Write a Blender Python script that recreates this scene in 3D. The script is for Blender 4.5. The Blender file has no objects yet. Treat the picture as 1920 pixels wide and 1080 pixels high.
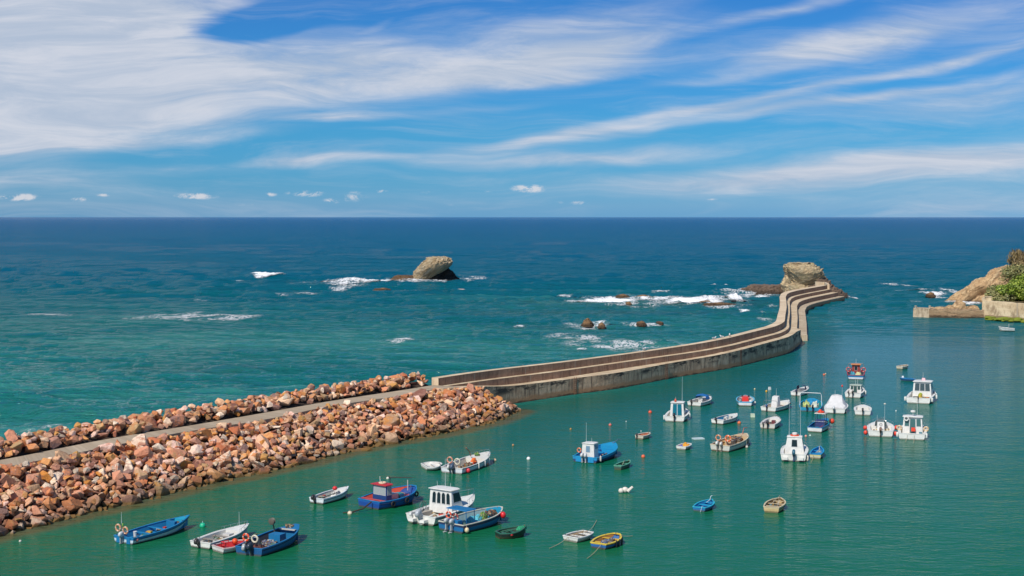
import bpy, bmesh, math, random
import numpy as np
from mathutils import Vector, Matrix, noise as mnoise
R = math.radians
scene = bpy.context.scene
COL = scene.collection

# ------------------------------------------------------------------ camera
CAM_H = 20.0
TILT = 2.855
FPX = 50.0 / 36.0 * 1920.0
cd = bpy.data.cameras.new("camera")
cam = bpy.data.objects.new("camera", cd)
COL.objects.link(cam)
cd.lens = 50.0
cd.sensor_width = 36.0
cd.clip_start = 0.5
cd.clip_end = 300000.0
cam.location = (0, 0, CAM_H)
cam.rotation_euler = (R(90 - TILT), 0, 0)
scene.camera = cam

# ------------------------------------------------------------------ light
SUN_EL, SUN_AZ = 48.0, 212.0     # azimuth the light comes FROM, clockwise from +Y
sd = bpy.data.lights.new("sun", 'SUN')
sd.energy = 4.6
sd.angle = R(0.5)
sd.color = (1.0, 0.94, 0.85)
sun = bpy.data.objects.new("sun", sd)
COL.objects.link(sun)
_e, _a = R(SUN_EL), R(SUN_AZ)
sdir = Vector((math.sin(_a) * math.cos(_e), math.cos(_a) * math.cos(_e), math.sin(_e)))
sun.rotation_euler = (-sdir).to_track_quat('-Z', 'Y').to_euler()
scene.view_settings.view_transform = 'Standard'
scene.view_settings.look = 'None'
scene.view_settings.exposure = 0.0
scene.view_settings.gamma = 1.0

def lin(c):
    return tuple(((v / 255.0) / 12.92 if v / 255.0 <= 0.04045 else ((v / 255.0 + 0.055) / 1.055) ** 2.4) for v in c)

# ------------------------------------------------------------------ world: sky + cirrus
world = bpy.data.worlds.new("World")
scene.world = world
world.use_nodes = True
nt = world.node_tree
nt.nodes.clear()

class NB:
    """tiny node-graph helper"""
    def __init__(s, nt): s.nt = nt
    def n(s, t, **k):
        o = s.nt.nodes.new(t)
        for a, b in k.items(): setattr(o, a, b)
        return o
    def put(s, sock, v):
        if v is None: return
        if hasattr(v, 'is_output') or isinstance(v, bpy.types.NodeSocket): s.nt.links.new(v, sock)
        else:
            if sock.type == 'RGBA' and not isinstance(v, (int, float)) and len(v) == 3: v = (*v, 1)
            sock.default_value = v
    def math(s, op, a, b=None, c=None, clamp=False):
        o = s.n('ShaderNodeMath', operation=op, use_clamp=clamp)
        s.put(o.inputs[0], a); s.put(o.inputs[1], b)
        if c is not None: s.put(o.inputs[2], c)
        return o.outputs[0]
    def vmath(s, op, a, b=None):
        o = s.n('ShaderNodeVectorMath', operation=op)
        s.put(o.inputs[0], a); s.put(o.inputs[1], b)
        return o.outputs[0]
    def mix(s, f, a, b, blend='MIX'):
        o = s.n('ShaderNodeMix', data_type='RGBA', blend_type=blend)
        s.put(o.inputs[0], f); s.put(o.inputs[6], a); s.put(o.inputs[7], b)
        return o.outputs[2]
    def noise(s, vec, scale, detail=3, rough=.55, dist=0.0, dim='3D'):
        o = s.n('ShaderNodeTexNoise', noise_dimensions=dim)
        s.put(o.inputs['Vector'], vec); s.put(o.inputs['Scale'], scale); s.put(o.inputs['Detail'], detail)
        s.put(o.inputs['Roughness'], rough); s.put(o.inputs['Distortion'], dist)
        return o.outputs['Fac']
    def ramp(s, f, stops, interp='LINEAR'):
        o = s.n('ShaderNodeValToRGB')
        cr = o.color_ramp; cr.interpolation = interp
        while len(cr.elements) > 1: cr.elements.remove(cr.elements[-1])
        for i, (p, c) in enumerate(stops):
            if isinstance(c, (int, float)): c = (c, c, c)
            if i == 0: e = cr.elements[0]; e.position = p
            else: e = cr.elements.new(p)
            e.color = (*c, 1)
        s.put(o.inputs[0], f)
        return o.outputs[0]
    def mapping(s, vec, loc=(0, 0, 0), rot=(0, 0, 0), sc=(1, 1, 1), kind='POINT'):
        o = s.n('ShaderNodeMapping', vector_type=kind)
        s.put(o.inputs[0], vec)
        o.inputs['Location'].default_value = loc; o.inputs['Rotation'].default_value = rot; o.inputs['Scale'].default_value = sc
        return o.outputs[0]
    def smooth(s, v, lo, hi, a=0.0, b=1.0):
        o = s.n('ShaderNodeMapRange', interpolation_type='SMOOTHSTEP')
        s.put(o.inputs[0], v); s.put(o.inputs[1], lo); s.put(o.inputs[2], hi); s.put(o.inputs[3], a); s.put(o.inputs[4], b)
        return o.outputs[0]

w = NB(nt)
tc = w.n('ShaderNodeTexCoord')
sep = w.n('ShaderNodeSeparateXYZ'); nt.links.new(tc.outputs['Generated'], sep.inputs[0])
yy = w.math('MAXIMUM', w.math('ABSOLUTE', sep.outputs[1]), 0.05)
U = w.math('DIVIDE', sep.outputs[0], yy)
V = w.math('DIVIDE', sep.outputs[2], yy)
cmb = w.n('ShaderNodeCombineXYZ'); nt.links.new(U, cmb.inputs[0]); nt.links.new(V, cmb.inputs[1])
UV0 = cmb.outputs[0]
# gentle warp so that the streaks waver
wn = w.n('ShaderNodeTexNoise'); w.put(wn.inputs['Vector'], w.mapping(UV0, sc=(6, 14, 1))); wn.inputs['Scale'].default_value = 1.0; wn.inputs['Detail'].default_value = 3
wv = w.vmath('MULTIPLY', w.vmath('SUBTRACT', wn.outputs['Color'], (0.5, 0.5, 0.5)), (0.075, 0.03, 0))
UV = w.vmath('ADD', UV0, wv)
def ell(cx, cy, rx, ry, ang, k, src=None, kind='SPHERICAL'):
    m = w.mapping(src or UV, loc=((cx - 960) / 2667, (407 - cy) / 2667, 0), rot=(0, 0, R(ang)), sc=(rx / 2667, ry / 2667, 1), kind='TEXTURE')
    g = w.n('ShaderNodeTexGradient', gradient_type=kind); nt.links.new(m, g.inputs[0])
    return g.outputs['Fac'], k
def total(lst):
    acc = None
    for f, k in lst:
        acc = w.math('MULTIPLY', f, k) if acc is None else w.math('MULTIPLY_ADD', f, k, acc)
    return acc
body = total([
    ell(-60, 70, 640, 330, 14, 2.3), ell(160, 150, 620, 170, 8, 1.5), ell(480, 175, 560, 100, 4, 1.0), ell(230, 20, 330, 120, 14, 1.0),
    ell(100, 240, 520, 55, 2, .7),
    ell(640, 95, 300, 70, 8, .7), ell(840, 130, 520, 85, 7, 1.3), ell(1130, 88, 360, 75, 10, 1.2), ell(950, 140, 300, 40, 8, .8),
    ell(1130, 25, 330, 34, 12, .7), ell(1480, 14, 300, 18, 13, 1.1), ell(760, 25, 120, 10, 22, .6),
    ell(1480, 98, 300, 56, 9, 1.2), ell(1700, 52, 400, 62, 12, 1.3), ell(1920, 62, 150, 34, 8, .8),
    ell(1060, 152, 150, 18, 6, .9), ell(1250, 160, 300, 14, 8, .5), ell(1480, 178, 520, 17, 10.5, 1.2), ell(1830, 108, 330, 20, 11, 1.1),
    ell(1200, 240, 620, 17, 7.5, 1.0), ell(1600, 190, 520, 16, 9, .9), ell(1830, 178, 430, 40, 8, 1.0), ell(1900, 205, 420, 60, 4, .5), ell(1300, 212, 360, 12, 7, .5),
    ell(1150, 290, 420, 24, 3, 1.3), ell(600, 297, 190, 15, 1, 1.5), ell(1010, 266, 300, 20, 4, .9), ell(640, 228, 150, 13, 1, 1.2), ell(860, 300, 380, 20, 1, .7), ell(900, 215, 260, 12, 5, .7),
    ell(1480, 322, 560, 42, 4, 1.5), ell(1900, 290, 420, 54, 6, 1.2), ell(1830, 350, 620, 90, 0, .8), ell(1250, 350, 420, 50, 0, .5),
    ell(120, 340, 300, 24, 1, .9), ell(60, 272, 300, 22, 1, .9), ell(330, 315, 320, 18, 1, .7), ell(350, 262, 320, 14, 3, .6),
])
holes = total([ell(470, 44, 150, 44, 10, 1.6), ell(425, 68, 80, 26, 0, 1.1), ell(560, 25, 150, 40, 8, .9), ell(760, 5, 360, 46, 4, 1.4), ell(1290, 66, 170, 24, 14, .6), ell(620, 150, 260, 16, 12, .35), ell(300, 130, 260, 20, 12, .3)])
streak = w.noise(w.mapping(UV, rot=(0, 0, R(-10)), sc=(7, 52, 1)), 1.0, 7, .66, .9)
fine = w.noise(w.mapping(UV, rot=(0, 0, R(-14)), sc=(26, 190, 1)), 1.0, 5, .6, .6)
tex = w.math('ADD', w.math('ADD', w.math('MULTIPLY', streak, 1.15), w.math('MULTIPLY', fine, .35)), w.math('MULTIPLY', w.noise(w.mapping(UV, rot=(0, 0, R(-18)), sc=(9, 20, 1)), 1.0, 6, .68, 1.2), .35))
den = w.math('SUBTRACT', w.math('MULTIPLY', body, tex), holes)
den = w.smooth(den, 0.03, 1.9, 0.0, 0.95)
# faint cirrus veil everywhere, so that the blue is never flat
veil = w.smooth(w.noise(w.mapping(UV, rot=(0, 0, R(-7)), sc=(5, 44, 1)), 1.0, 7, .66, .8), .42, .80, 0, .38)
den = w.math('SUBTRACT', w.math('ADD', den, veil), w.math('MULTIPLY', den, veil))
# small fair-weather clouds above the horizon
puffs = total([ell(990, 354, 46, 11, 0, 2.2, UV0), ell(368, 368, 60, 9, 0, 1.8, UV0), ell(572, 363, 52, 9, 0, 1.8, UV0), ell(628, 376, 30, 8, 0, 1.5, UV0),
               ell(668, 368, 34, 16, 0, 1.2, UV0), ell(505, 365, 24, 6, 0, 1.3, UV0), ell(718, 359, 22, 6, 0, 1.3, UV0), ell(35, 370, 60, 10, 0, 1.9, UV0),
               ell(145, 374, 34, 8, 0, 1.6, UV0), ell(195, 366, 26, 6, 0, 1.1, UV0), ell(797, 361, 18, 6, 0, .9, UV0), ell(915, 360, 18, 5, 0, .8, UV0),
               ell(1080, 380, 60, 7, 0, .9, UV0), ell(1210, 374, 24, 5, 0, .8, UV0), ell(1335, 374, 22, 4, 0, .8, UV0), ell(850, 384, 40, 6, 0, .6, UV0), ell(470, 384, 60, 5, 0, .6, UV0)])
pn = w.noise(w.mapping(UV0, sc=(75, 130, 1)), 1.0, 7, .72, .4)
pden = w.smooth(w.math('MULTIPLY', puffs, w.smooth(pn, .3, .7)), .18, .95, 0, .8)
sky = w.n('ShaderNodeTexSky', sky_type='NISHITA')
sky.sun_disc = False
sky.sun_elevation = R(SUN_EL)
sky.sun_rotation = R(SUN_AZ)
sky.altitude = 20; sky.air_density = 1.0; sky.dust_density = 0.3; sky.ozone_density = 2.0
skyc = w.mix(1.0, sky.outputs[0], w.ramp(V, [(0.0, (.20, .53, 1.2)), (0.008, (.22, .53, 1.12)), (0.025, (.15, .49, 1.0)), (0.06, (.12, .49, .92)), (0.10, (.13, .49, .93)), (0.155, (.12, .44, .90)), (.3, (.12, .5, .95)), (1.0, (.4, .75, 1.0))]), 'MULTIPLY')
cloudc = w.mix(w.smooth(streak, .35, .7), (4.6, 5.4, 6.7), (6.5, 6.8, 7.6))
c1 = w.mix(den, skyc, cloudc)
c2 = w.mix(pden, c1, (7.2, 7.2, 7.6))
bg = w.n('ShaderNodeBackground'); bg.inputs[1].default_value = 0.1
nt.links.new(c2, bg.inputs[0])
wo = w.n('ShaderNodeOutputWorld'); nt.links.new(bg.outputs[0], wo.inputs[0])

# ------------------------------------------------------------------ helpers
_rx = cam.rotation_euler.to_matrix()
def ray(px, py):
    d = _rx @ Vector(((px - 960) / FPX, -(py - 540) / FPX, -1.0))
    return d
def P(px, py, z=0.0):
    """where the sight line of photo position (px, py) meets height z (for surveying the place)"""
    d = ray(px, py)
    t = (z - CAM_H) / d.z
    return Vector((d.x * t, d.y * t, z))

def tag(o, label=None, cat=None, group=None, kind=None):
    if label: o['label'] = label
    if cat: o['category'] = cat
    if group: o['group'] = group
    if kind: o['kind'] = kind
    return o
def empty(name, loc=(0, 0, 0), rz=0.0):
    o = bpy.data.objects.new(name, None); COL.objects.link(o)
    o.location = loc; o.rotation_euler = (0, 0, rz); o.empty_display_size = .3
    return o

class MB:
    def __init__(s): s.v = []; s.f = []; s.m = []; s.uv = None
    def add(s, vs, fs, mi=0):
        b = len(s.v); s.v += [tuple(p) for p in vs]
        for f in fs: s.f.append(tuple(i + b for i in f)); s.m.append(mi)
        return s
    def hexa(s, bot, top, mi=0):
        return s.add(list(bot) + list(top), [(3, 2, 1, 0), (4, 5, 6, 7), (0, 1, 5, 4), (1, 2, 6, 5), (2, 3, 7, 6), (3, 0, 4, 7)], mi)
    def box(s, c, d, mi=0, taper=1.0, shift=(0, 0), rz=0.0, ry=0.0):
        x, y, z = c; a, b, h = d[0] / 2, d[1] / 2, d[2] / 2
        q = [(-a, -b), (a, -b), (a, b), (-a, b)]
        bot = [Vector((p[0], p[1], -h)) for p in q]
        top = [Vector((p[0] * taper + shift[0], p[1] * taper + shift[1], h)) for p in q]
        m = Matrix.Rotation(rz, 3, 'Z') @ Matrix.Rotation(ry, 3, 'Y')
        o = Vector(c)
        return s.hexa([m @ p + o for p in bot], [m @ p + o for p in top], mi)
    def tube(s, pts, r, n=6, mi=0, cap=True):
        pts = [Vector(p) for p in pts]
        rs = r if isinstance(r, (list, tuple)) else [r] * len(pts)
        b = len(s.v); up = Vector((0, 0, 1))
        for i, p in enumerate(pts):
            d = (pts[min(i + 1, len(pts) - 1)] - pts[max(i - 1, 0)]).normalized()
            a = d.cross(up) if abs(d.z) < .95 else d.cross(Vector((1, 0, 0)))
            a.normalize(); c = d.cross(a)
            for k in range(n):
                t = 2 * math.pi * k / n
                s.v.append(tuple(p + (a * math.cos(t) + c * math.sin(t)) * rs[i]))
        for i in range(len(pts) - 1):
            for k in range(n):
                k2 = (k + 1) % n
                s.f.append((b + i * n + k, b + i * n + k2, b + (i + 1) * n + k2, b + (i + 1) * n + k)); s.m.append(mi)
        if cap:
            s.f.append(tuple(b + k for k in range(n))[::-1]); s.m.append(mi)
            s.f.append(tuple(b + (len(pts) - 1) * n + k for k in range(n))); s.m.append(mi)
        return s
    def ball(s, c, r, n=12, m=8, mi=0):
        rx, ry, rz = r if isinstance(r, (list, tuple)) else (r, r, r)
        vs = []; fs = []
        for j in range(1, m):
            ph = math.pi * j / m
            for k in range(n):
                t = 2 * math.pi * k / n
                vs.append((c[0] + rx * math.sin(ph) * math.cos(t), c[1] + ry * math.sin(ph) * math.sin(t), c[2] + rz * math.cos(ph)))
        for j in range(m - 2):
            for k in range(n):
                k2 = (k + 1) % n
                fs.append((j * n + k, (j + 1) * n + k, (j + 1) * n + k2, j * n + k2))
        a = len(vs); vs.append((c[0], c[1], c[2] + rz)); vs.append((c[0], c[1], c[2] - rz))
        for k in range(n):
            k2 = (k + 1) % n
            fs.append((a, k, k2)); fs.append((a + 1, (m - 2) * n + k2, (m - 2) * n + k))
        return s.add(vs, fs, mi)
    def torus(s, c, Rr, r, axis='X', n=20, m=8, mis=(0,), seg=4):
        vs = []; fs = []; mm = []
        for i in range(n):
            a = 2 * math.pi * i / n
            for j in range(m):
                t = 2 * math.pi * j / m
                q = Rr + r * math.cos(t); h = r * math.sin(t)
                p = {'X': (h, q * math.cos(a), q * math.sin(a)), 'Y': (q * math.cos(a), h, q * math.sin(a)), 'Z': (q * math.cos(a), q * math.sin(a), h)}[axis]
                vs.append((c[0] + p[0], c[1] + p[1], c[2] + p[2]))
        b = len(s.v); s.v += vs
        for i in range(n):
            for j in range(m):
                i2 = (i + 1) % n; j2 = (j + 1) % m
                s.f.append((b + i * m + j, b + i2 * m + j, b + i2 * m + j2, b + i * m + j2))
                s.m.append(mis[(1 if (i % (n // seg)) == 0 else 0) % len(mis)])
        return s
    def loft(s, rings, closed=True, cap=True, mi=0):
        n = len(rings[0]); b = len(s.v)
        for r_ in rings: s.v += [tuple(p) for p in r_]
        for i in range(len(rings) - 1):
            for k in range(n if closed else n - 1):
                k2 = (k + 1) % n
                s.f.append((b + i * n + k, b + i * n + k2, b + (i + 1) * n + k2, b + (i + 1) * n + k)); s.m.append(mi)
        if cap and closed:
            s.f.append(tuple(b + k for k in range(n))[::-1]); s.m.append(mi)
            s.f.append(tuple(b + (len(rings) - 1) * n + k for k in range(n))); s.m.append(mi)
        return s
    def obj(s, name, mats, parent=None, smooth=35, fix=True):
        me = bpy.data.meshes.new(name)
        me.from_pydata(s.v, [], s.f)
        if not isinstance(mats, (list, tuple)): mats = [mats]
        for m in mats: me.materials.append(m)
        me.polygons.foreach_set('material_index', [min(i, len(mats) - 1) for i in s.m])
        if s.uv is not None:
            ul = me.uv_layers.new(name='uv')
            data = np.array([s.uv[i] for f in s.f for i in f], dtype=np.float32)
            ul.data.foreach_set('uv', data.ravel())
        me.validate(); me.update()
        if fix:
            bm = bmesh.new(); bm.from_mesh(me); bmesh.ops.recalc_face_normals(bm, faces=bm.faces); bm.to_mesh(me); bm.free()
        if smooth:
            me.shade_smooth()
            me.set_sharp_from_angle(angle=R(smooth))
        o = bpy.data.objects.new(name, me); COL.objects.link(o)
        if parent: o.parent = parent
        return o

# ------------------------------------------------------------------ materials
def new_mat(name):
    m = bpy.data.materials.new(name); m.use_nodes = True
    m.node_tree.nodes.clear()
    b = NB(m.node_tree)
    out = b.n('ShaderNodeOutputMaterial')
    p = b.n('ShaderNodeBsdfPrincipled')
    m.node_tree.links.new(p.outputs[0], out.inputs[0])
    return m, b, p, out
_pc = {}
def paint(rgb, rough=.42, dirt=.35, metal=0.0, scale=2.2, grime=(70, 60, 48), hull=False):
    """paint / gelcoat / plastic with uneven fading, grime and chips"""
    if rgb[2] > rgb[0] * 1.8 and rgb[2] > 120 and rgb[1] < 140: rgb = (rgb[0], min(255, int(rgb[1] * 1.28 + 8)), int(rgb[2] * .9))
    key = (tuple(rgb), rough, dirt, metal, scale, hull)
    if key in _pc: return _pc[key]
    m, b, p, out = new_mat('paint_%d_%d_%d' % tuple(rgb))
    tcn = b.n('ShaderNodeTexCoord').outputs['Object']
    c = lin(rgb); c = tuple(min(v * .92, .8) for v in c)
    n1 = b.noise(tcn, scale, 5, .65)
    n2 = b.noise(b.mapping(tcn, sc=(3, 3, .8)), scale * 2.2, 4, .7)
    c2 = tuple(min(.82, v * .84 + .01) for v in c)
    col = b.mix(b.smooth(n1, .35, .7), c2, c)
    col = b.mix(b.math('MULTIPLY', b.smooth(n2, .56, .8), dirt * .7), col, lin(grime))
    if hull:                       # slime line at the water and rust weeping down the sides
        sx = b.n('ShaderNodeSeparateXYZ'); m.node_tree.links.new(tcn, sx.inputs[0])
        zz = b.math('SUBTRACT', sx.outputs[2], b.math('MULTIPLY', n2, .22))
        col = b.mix(b.smooth(zz, -.04, .09, .8, 0), col, lin((74, 70, 44)))
        st = b.noise(b.mapping(tcn, sc=(7, 7, .5)), 1.0, 4, .7)
        col = b.mix(b.smooth(st, .60, .76, 0, .5), col, lin((120, 82, 52)))
        sc2 = b.noise(b.mapping(tcn, sc=(.9, 3, 5)), 2.0, 4, .7)
        col = b.mix(b.smooth(sc2, .62, .72, 0, .4), col, tuple(min(.8, v * .5 + .18) for v in c))
    b.put(p.inputs['Base Color'], col)
    p.inputs['Roughness'].default_value = rough
    b.put(p.inputs['Roughness'], b.smooth(n2, .3, .7, rough * .8, min(1, rough * 1.4)))
    p.inputs['Metallic'].default_value = metal
    bp = b.n('ShaderNodeBump'); bp.inputs['Strength'].default_value = .15; bp.inputs['Distance'].default_value = .02
    b.put(bp.inputs['Height'], b.noise(tcn, 14, 3)); b.put(p.inputs['Normal'], bp.outputs[0])
    _pc[key] = m
    return m
def glass(rgb=(28, 42, 48)):
    key = ('glass', tuple(rgb))
    if key in _pc: return _pc[key]
    m, b, p, out = new_mat('window_glass')
    p.inputs['Base Color'].default_value = (*lin(rgb), 1); p.inputs['Roughness'].default_value = .08
    p.inputs['Specular IOR Level'].default_value = .6
    _pc[key] = m
    return m
WHITE = (232, 230, 222); CREAM = (222, 208, 182); BLUE = (10, 86, 190); DBLUE = (12, 52, 140); BLACK = (28, 28, 30)
GREY = (120, 122, 124); ORANGE = (232, 84, 30); RED = (206, 40, 34); STEEL = (190, 192, 192)
def W(**k): return paint(WHITE, **k)
steel = paint(STEEL, .25, .1, .8)

def net_mat(name, cols, scale=9):
    m, b, p, out = new_mat(name)
    tcn = b.n('ShaderNodeTexCoord').outputs['Object']
    v = b.n('ShaderNodeTexVoronoi'); v.inputs['Scale'].default_value = scale; b.put(v.inputs['Vector'], tcn)
    sp = b.n('ShaderNodeSeparateColor'); m.node_tree.links.new(v.outputs['Color'], sp.inputs[0])
    st = [(i / max(1, len(cols)), lin(c)) for i, c in enumerate(cols)]
    b.put(p.inputs['Base Color'], b.ramp(sp.outputs[0], st, 'CONSTANT'))
    p.inputs['Roughness'].default_value = .85
    bp = b.n('ShaderNodeBump'); bp.inputs['Strength'].default_value = .9; bp.inputs['Distance'].default_value = .05
    b.put(bp.inputs['Height'], b.noise(tcn, 22, 4)); b.put(p.inputs['Normal'], bp.outputs[0])
    return m
NET_A = net_mat('nets_mixed', [(70, 62, 50), (40, 44, 48), (120, 96, 66), (160, 148, 120), (48, 60, 72), (140, 84, 50)])
NET_G = net_mat('nets_green', [(60, 110, 70), (120, 150, 60), (40, 70, 50), (150, 140, 100)])
NET_B = net_mat('nets_blue', [(40, 70, 120), (60, 60, 60), (150, 150, 140), (90, 110, 140), (120, 90, 60)])
NET_O = net_mat('nets_orange', [(190, 90, 50), (150, 120, 90), (90, 70, 60), (200, 160, 120)])

# ================================================================== THE SEA
def poly(pts, z): return [P(a, b, z) for a, b in pts]
def resample(pts, step=None, n=None):
    pts = [np.array(p, float) for p in pts]
    seg = [np.linalg.norm((b - a)[:2]) for a, b in zip(pts, pts[1:])]
    L = np.concatenate([[0], np.cumsum(seg)])
    if n is None: n = max(2, int(L[-1] / step) + 1)
    t = np.linspace(0, L[-1], n)
    A = np.array(pts)
    return np.stack([np.interp(t, L, A[:, k]) for k in range(A.shape[1])], 1)
def smooth_line(A, it=3):
    A = A.copy()
    for _ in range(it): A[1:-1] = A[1:-1] * .5 + (A[:-2] + A[2:]) * .25
    return A

WATERLINE = [(-300, 1085), (-90, 1026), (0, 1002.5), (74, 986), (163, 961), (267, 939), (385, 909), (500, 884), (563, 872), (619, 854), (730, 830), (813, 816), (924, 792), (972, 771)]
HFACE = [(945, 760), (1080, 739), (1145, 731), (1186, 723.5), (1308, 699.5), (1389, 684.5), (1450, 667), (1485, 655), (1500, 648), (1504, 643)]
NFACE = [(1511, 630), (1512, 615), (1511, 600), (1509, 585), (1515, 578), (1530, 572.5), (1550, 566.5), (1570, 559), (1600, 553)]
face_line = [P(a, b) for a, b in WATERLINE] + [P(a, b) for a, b in HFACE] + [P(a, b) for a, b in NFACE]
FL = np.array([(p.x, p.y) for p in face_line])
DIV = np.vstack([FL, [[80, 420], [95, 900], [300, 3000]]])   # harbour side / open-sea side
def seg_dist(x, y, L):
    best = np.full(x.shape, 1e9)
    for a, b in zip(L[:-1], L[1:]):
        d = b - a; q = np.clip(((x - a[0]) * d[0] + (y - a[1]) * d[1]) / (d @ d), 0, 1)
        best = np.minimum(best, np.hypot(x - a[0] - q * d[0], y - a[1] - q * d[1]))
    return best
def side_x(y):
    """x of the dividing line at depth y (positive side = harbour)"""
    o = np.argsort(DIV[:, 1])
    return np.interp(y, DIV[o, 1], DIV[o, 0])

rngw = np.random.RandomState(5)
WAVES = []
for i in range(46):
    lam = 2.6 * (1.115 ** i) if i < 30 else rngw.uniform(8, 55)
    ang = rngw.normal(R(262), R(24 if lam < 14 else 12))
    amp = .0085 * lam ** .95 if lam < 20 else .0062 * lam ** .9
    WAVES.append((2 * math.pi / lam * math.cos(ang), 2 * math.pi / lam * math.sin(ang), amp * (1.9 if lam < 12 else .85), rngw.uniform(0, 6.28), lam))
def wave(x, y):
    x = np.asarray(x, float); y = np.asarray(y, float)
    z = np.zeros(x.shape)
    dist = np.hypot(x, y)
    for kx, ky, a, ph, lam in WAVES:
        wob = .8 * np.sin(x * .021 + ph * 2) + .6 * np.sin(x * .05 - y * .013 + ph)
        s = np.sin(kx * x + ky * y + ph + wob)
        if lam < 16: s = 1.3 - 2.2 * np.abs(np.sin((kx * x + ky * y + ph + wob) / 2)) ** .8
        z += a * (s + .2 * np.cos(2 * (kx * x + ky * y + ph + wob))) * np.clip(1.5 - dist / (lam * 80), 0, 1)
    grp = .65 + .35 * np.sin(x * .012 + y * .017 + 1.0)
    sx = side_x(y)
    calm = np.clip((sx - 1.5 - x) / 6, 0, 1)
    calm = np.where(y > 420, 1, calm)
    far_h = np.clip((y - 230) / 160, 0, 1) * .8      # the harbour mouth gets some of the swell
    damp = np.maximum(calm, far_h * (x > sx))
    return z * grp * (.035 + .965 * damp) * np.clip((4000 - dist) / 3000, 0, 1)

def build_sea():
    ys = [18.0]
    while ys[-1] < 1500: ys.append(ys[-1] + max(.42, (ys[-1] / 100) ** 2 * .21))
    while ys[-1] < 160000: ys.append(ys[-1] * 1.12)
    ys = np.array(ys); nc = 640
    us = np.linspace(-1, 1, nc); us = np.sign(us) * (np.abs(us) * .42 + np.abs(us) ** 5 * .9)
    X = ys[:, None] * us[None, :] + np.sign(us)[None, :] * 12 * np.abs(us)[None, :]
    Y = np.repeat(ys[:, None], nc, 1)
    Z = wave(X, Y)
    nr = len(ys)
    co = np.stack([X, Y, Z], -1).reshape(-1, 3)
    idx = np.arange(nr * nc).reshape(nr, nc)
    q = np.stack([idx[:-1, :-1], idx[:-1, 1:], idx[1:, 1:], idx[1:, :-1]], -1).reshape(-1, 4)
    me = bpy.data.meshes.new('sea')
    me.vertices.add(len(co)); me.vertices.foreach_set('co', co.ravel())
    me.loops.add(q.size); me.loops.foreach_set('vertex_index', q.ravel().astype(np.int32))
    me.polygons.add(len(q)); me.polygons.foreach_set('loop_start', np.arange(0, q.size, 4, dtype=np.int32))
    me.polygons.foreach_set('loop_total', np.full(len(q), 4, np.int32))
    me.update(calc_edges=True)
    # what the water is: R harbour-ness, G shallow sand, B weed / rock under thin water
    sx = side_x(Y)
    harb = 1 / (1 + np.exp(-(X - sx) / 1.2)); harb = np.where(Y > 420, 0, harb) * np.clip((330 - Y) / 120, 0, 1)
    shal = np.exp(-((Y - 100) / 170.0) ** 2) * 1.0
    shal = np.maximum(shal, np.exp(-((X + 60) / 60) ** 2 - ((Y - 260) / 40) ** 2) * .9)
    shal = np.maximum(shal, np.exp(-((X + 15) / 60) ** 2 - ((Y - 235) / 35) ** 2) * .75)
    shal = np.maximum(shal, np.exp(-((X - 20) / 40) ** 2 - ((Y - 345) / 30) ** 2) * .75)
    shal *= np.clip((650 - Y) / 200, 0, 1) * .8
    d = seg_dist(X, Y, FL[:14]); reef = np.exp(-(d / 2.1) ** 2) * 1.15
    weed = reef.copy()
    for cx, cy, rx, ry, k in [(20, 300, 60, 22, .55), (-20, 290, 50, 12, .5), (30, 330, 50, 18, .6), (-45, 190, 30, 9, .5), (8, 262, 30, 8, .5), (112, 262, 14, 8, .9), (15, 215, 26, 8, .4)]:
        weed = np.maximum(weed, k * np.exp(-((X - cx) / rx) ** 2 - ((Y - cy) / ry) ** 2))
    a = me.color_attributes.new('water', 'FLOAT_COLOR', 'POINT')
    a.data.foreach_set('color', np.stack([harb, shal, weed, np.ones_like(harb)], -1).ravel().astype(np.float32))
    me.shade_smooth()
    o = bpy.data.objects.new('sea', me); COL.objects.link(o)
    tag(o, kind='structure')
    m = bpy.data.materials.new('sea_water'); m.use_nodes = True; m.node_tree.nodes.clear(); b = NB(m.node_tree)
    out = b.n('ShaderNodeOutputMaterial')
    g = b.n('ShaderNodeNewGeometry').outputs['Position']
    at = b.n('ShaderNodeAttribute', attribute_name='water')
    sc_ = b.n('ShaderNodeSeparateColor'); m.node_tree.links.new(at.outputs['Color'], sc_.inputs[0])
    sp = b.n('ShaderNodeSeparateXYZ'); m.node_tree.links.new(g, sp.inputs[0])
    dep = b.math('LOGARITHM', b.math('MAXIMUM', sp.outputs[1], 10.0), 10.0)          # log10 of metres out
    deepc = b.ramp(b.math('DIVIDE', dep, 5.0), [(.40, lin((30, 108, 100))), (.44, lin((20, 100, 96))), (.47, lin((12, 94, 92))), (.505, lin((4, 88, 98))), (.54, lin((0, 86, 106))), (.60, lin((0, 84, 114))), (.70, lin((0, 80, 120))), (.9, lin((0, 78, 130)))])
    pat = b.noise(b.mapping(g, sc=(.012, .03, 1)), 1.0, 5, .6)
    shc = b.mix(b.smooth(pat, .4, .65), lin((26, 104, 98)), lin((62, 134, 122)))
    col = b.mix(b.math('MULTIPLY', sc_.outputs[1], b.smooth(pat, .22, .62)), deepc, shc)
    hcol = b.ramp(b.math('DIVIDE', dep, 5.0), [(.36, lin((26, 98, 60))), (.40, lin((16, 97, 64))), (.44, lin((2, 95, 84))), (.48, lin((0, 91, 98)))])
    hp = b.noise(b.mapping(g, sc=(.03, .05, 1)), 1.0, 3, .5)
    hcol = b.mix(b.smooth(hp, .35, .7, 0, .6), hcol, b.mix(1.0, hcol, (.72, .9, .8), 'MULTIPLY'))
    col = b.mix(sc_.outputs[0], col, hcol)
    wn = b.noise(b.mapping(g, sc=(.10, .16, 1)), 1.0, 5, .65)
    wc = b.mix(sc_.outputs[0], lin((52, 82, 76)), lin((104, 84, 36)))
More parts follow.
